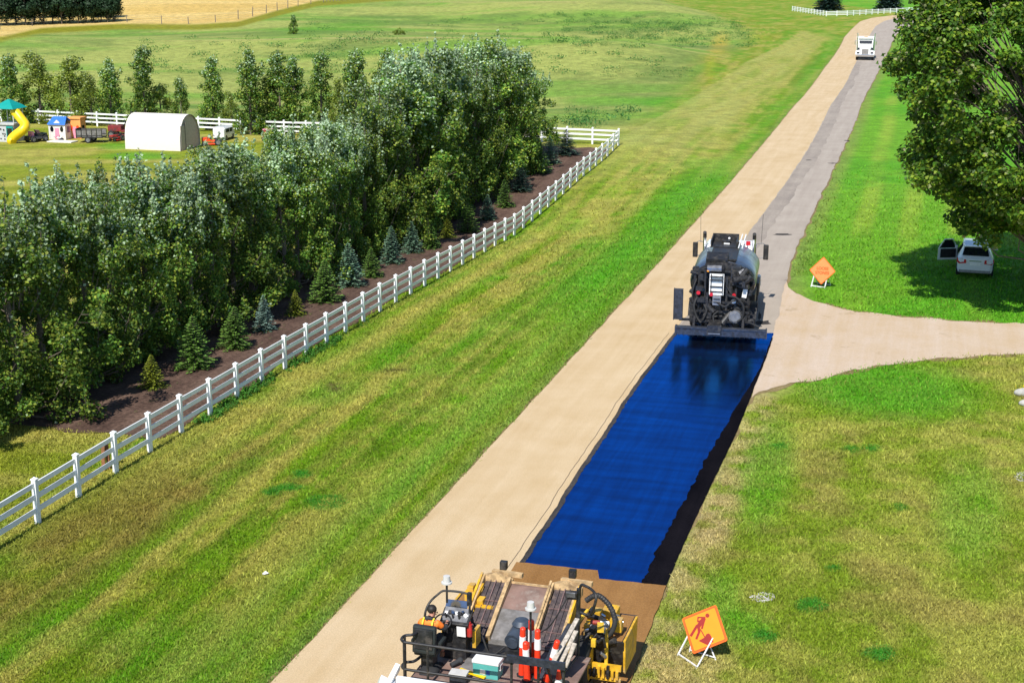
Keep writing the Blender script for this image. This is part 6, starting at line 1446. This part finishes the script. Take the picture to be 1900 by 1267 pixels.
for px, py, m_, lab in ((107, 262, 'play_pink', 'pink toy lying by the cream playhouse door'), (112, 263, 'white_band', 'white toy lying on the pale slab')):
    c = yard('toy_trike', lab, 'toy', px, py - 1); part(MB().tube([(-.2,0,.2),(.1,0,.3),(.25,0,.5)], .05, 6).bb(-.3,-.1,-.1,.1,.28,.36), 'frame', m_, c); part(MB().cyl((.2,-.04,.15),(.2,.04,.15),.15,n=14), 'front_wheel', 'rubber', c)
# utility trailer
c = yard('utility_trailer', 'black utility trailer with mesh sides and raised ramp', 'trailer', 171, 264, YR + .25, None, .88)
part(MB().bb(-1.3,1.3,-.75,.75,.5,.58), 'floor', 'black_steel', c)
for y in (-.75,.75):
    for z in (.75, 1.3): part(MB().bar((-1.3,y,z),(1.3,y,z),.06,.06), 'side_rail', 'black_steel', c)
    for i in range(6): part(MB().bar((-1.3+i*.52,y,.5),(-1.3+i*.52,y,1.3),.05,.05,(0,1,0)), 'stake', 'black_steel', c)
    for i in range(5): part(MB().bb(-1.26+i*.52,-.84+i*.52,y-.008,y+.008,.62,1.25), 'mesh_panel', 'deck_grey', c)
part(MB().box((-1.35,0,.95),(.05,1.5,.95)), 'ramp', 'black_steel', c)
part(MB().bar((1.3,0,.5),(2.7,0,.45),.1,.1), 'drawbar', 'black_steel', c); part(MB().bar((-.1,-.85,-.02),(-.25,-.8,1.0),.07,.07,(0,1,0)), 'jack', 'black_steel', c)
wm = wheel_meshes(.33, .22)
for y in (-.88,.88): o = wheel(wm, c, (-.1,y,.33), rz=math.pi/2)
def tractor(label, px, py, m_, sc_, rz, name='garden_tractor', canopy=False):
    c = yard(name, label, 'tractor', px, py, rz, None, sc_)
    part(MB().bb(-.35,.35,.1,1.2,.5,.95), 'hood', m_, c, .06); part(MB().bb(-.45,.45,-1.0,.1,.45,.62), 'rear_deck', m_, c, .04)
    part(MB().box((0,-.55,.8),(.5,.45,.12)).box((0,-.78,1.0),(.5,.1,.4)), 'seat', 'seat_vinyl', c, .03)
    part(MB().tube([(0,.1,.9),(0,-.15,1.15)], .03, 6).cyl((0,-.17,1.15),(0,-.2,1.18),.18,n=14), 'steering_wheel', 'black_steel', c)
    part(MB().bb(-.6,.6,-.5,.5,.15,.3), 'mower_deck', m_, c, .04)
    a, b = wheel_meshes(.42, .28), wheel_meshes(.28, .18)
    for s in (-1,1): wheel(a, c, (s*.5,-.7,.42)); wheel(b, c, (s*.42,.9,.28))
    if canopy: part(MB().tube([(-.4,-.8,.7),(-.4,-.8,2.0),(.4,-.8,2.0),(.4,-.8,.7)], .04, 6), 'roll_bar', 'black_steel', c)
    return c
tractor('dark red tractor partly hidden behind the left end of the tent', 232, 256, 'red_dark', 1.2, R(80), canopy=True)
tractor('small red ride-on mower in front of the trailer drawbar', 217, 262, 'red_paint', .6, R(150), 'ride_on_mower')
tractor('bright red-orange mower standing right of the tent', 394, 270, 'red_orange', .75, R(100), 'ride_on_mower')
# small white van
c = yard('camper_van', 'small white van parked behind the red-orange mower', 'van', 416, 259, R(-12), None, .75)
def sec(y, w, zb, zt, r=.2): return [(-w, y, zb), (w, y, zb), (w, y, zt - r), (w - r, y, zt), (-w + r, y, zt), (-w, y, zt - r)]
part(MB().loft([sec(-1.6,.7,.35,1.5), sec(-1.4,.75,.3,1.65), sec(1.0,.75,.3,1.65), sec(1.5,.72,.3,1.1), sec(1.8,.66,.35,.85)], sm=False), 'body', 'car_white', c, .03)
for s in (-1,1): part(MB().bb(min(s*.745,s*.765),max(s*.745,s*.765),-1.1,-.1,.95,1.4).bb(min(s*.745,s*.765),max(s*.745,s*.765),.05,.8,.95,1.4), 'side_window', 'glass_dark', c)
part(MB().quad((-.6,1.05,1.55),(.6,1.05,1.55),(.62,1.47,1.14),(-.62,1.47,1.14)), 'windscreen', 'glass_dark', c)
wm = wheel_meshes(.32, .2)
for s in (-1,1):
    for y in (-1.0,1.0): wheel(wm, c, (s*.68,y,.32))
c = yard('play_car', 'red and pink toy car glimpsed through the poplar leaves', 'toy car', 500, 262)
part(MB().bb(-.4,.4,-.6,.6,.2,.55).bb(-.38,.38,-.4,.2,.55,1.0), 'body', 'red_paint', c, .06); part(MB().bb(-.42,.42,-.45,.25,1.0,1.1), 'roof', 'play_pink', c, .03)
wm = wheel_meshes(.17, .12)
for x in (-.4,.4):
    for y in (-.4,.4): wheel(wm, c, (x,y,.17))
c = yard('parked_car', 'pale silver-white car glimpsed through leaves beyond the tall poplars', 'car', 606, 271, R(-80)); car(c, False)
# ------------------------------------------------------------------ small things
for i, (px, py, h_, le, lab) in enumerate(((192, 873, 1.0, .06, 'reddish brown wooden stake behind the fence rail, left of two'), (203, 870, .95, -.05, 'darker brown wooden stake right beside a white fence post'))):
    p = G(px, py); o = MB().bar((0,0,-.1),(le,0,h_),.11,.10,(0,1,0)).build('wooden_stake', 'brown_wood', None, tuple(p), bevel=.01); tag(o, lab, 'stake')
o = MB().add([(0,0,.02),(.14,.02,.05),(.16,.1,.02),(.05,.12,.08),(-.03,.07,.03)], [(0,1,3),(1,2,3),(0,3,4)]).build('paper_scrap', 'white_band', None, tuple(G(488, 1067))); tag(o, 'scrap of white paper on the verge grass', 'litter')
rngp = np.random.default_rng(12)
for (px, py, s, lab) in ((1896, 733, .22, 'white rock with yellow flowers at the right edge of the lawn'), (1903, 752, .18, 'second white rock just below the flowering one')):
    p = G(px, py); c = thing('white_rock', lab, 'rock', tuple(p))
    mb = MB(); mb.sphere((0,0,s*.5), s, 14, 10, (1.4,.9,.8)); mb.v = [tuple(Vector(v) * (1 + .16 * math.sin(9*v[0]+3) * math.cos(8*v[1]+v[2]*7))) for v in mb.v]; part(mb, 'stone', 'rock_pale', c)
    if s > .2:
        n = 60; C_ = rngp.normal(size=(n,3)) * np.array([.14,.10,.05]) + np.array([.05,.12,s*1.25])
        link('flowers', leaves_mesh('flowers', C_, rngp.normal(size=(n,3)) + np.array([0,-.5,1]), np.full(n,.06), np.where(rngp.uniform(size=(n,1))<.5, [[.8,.6,.02]], [[.08,.2,.02]]), 'flower', rngp), c)
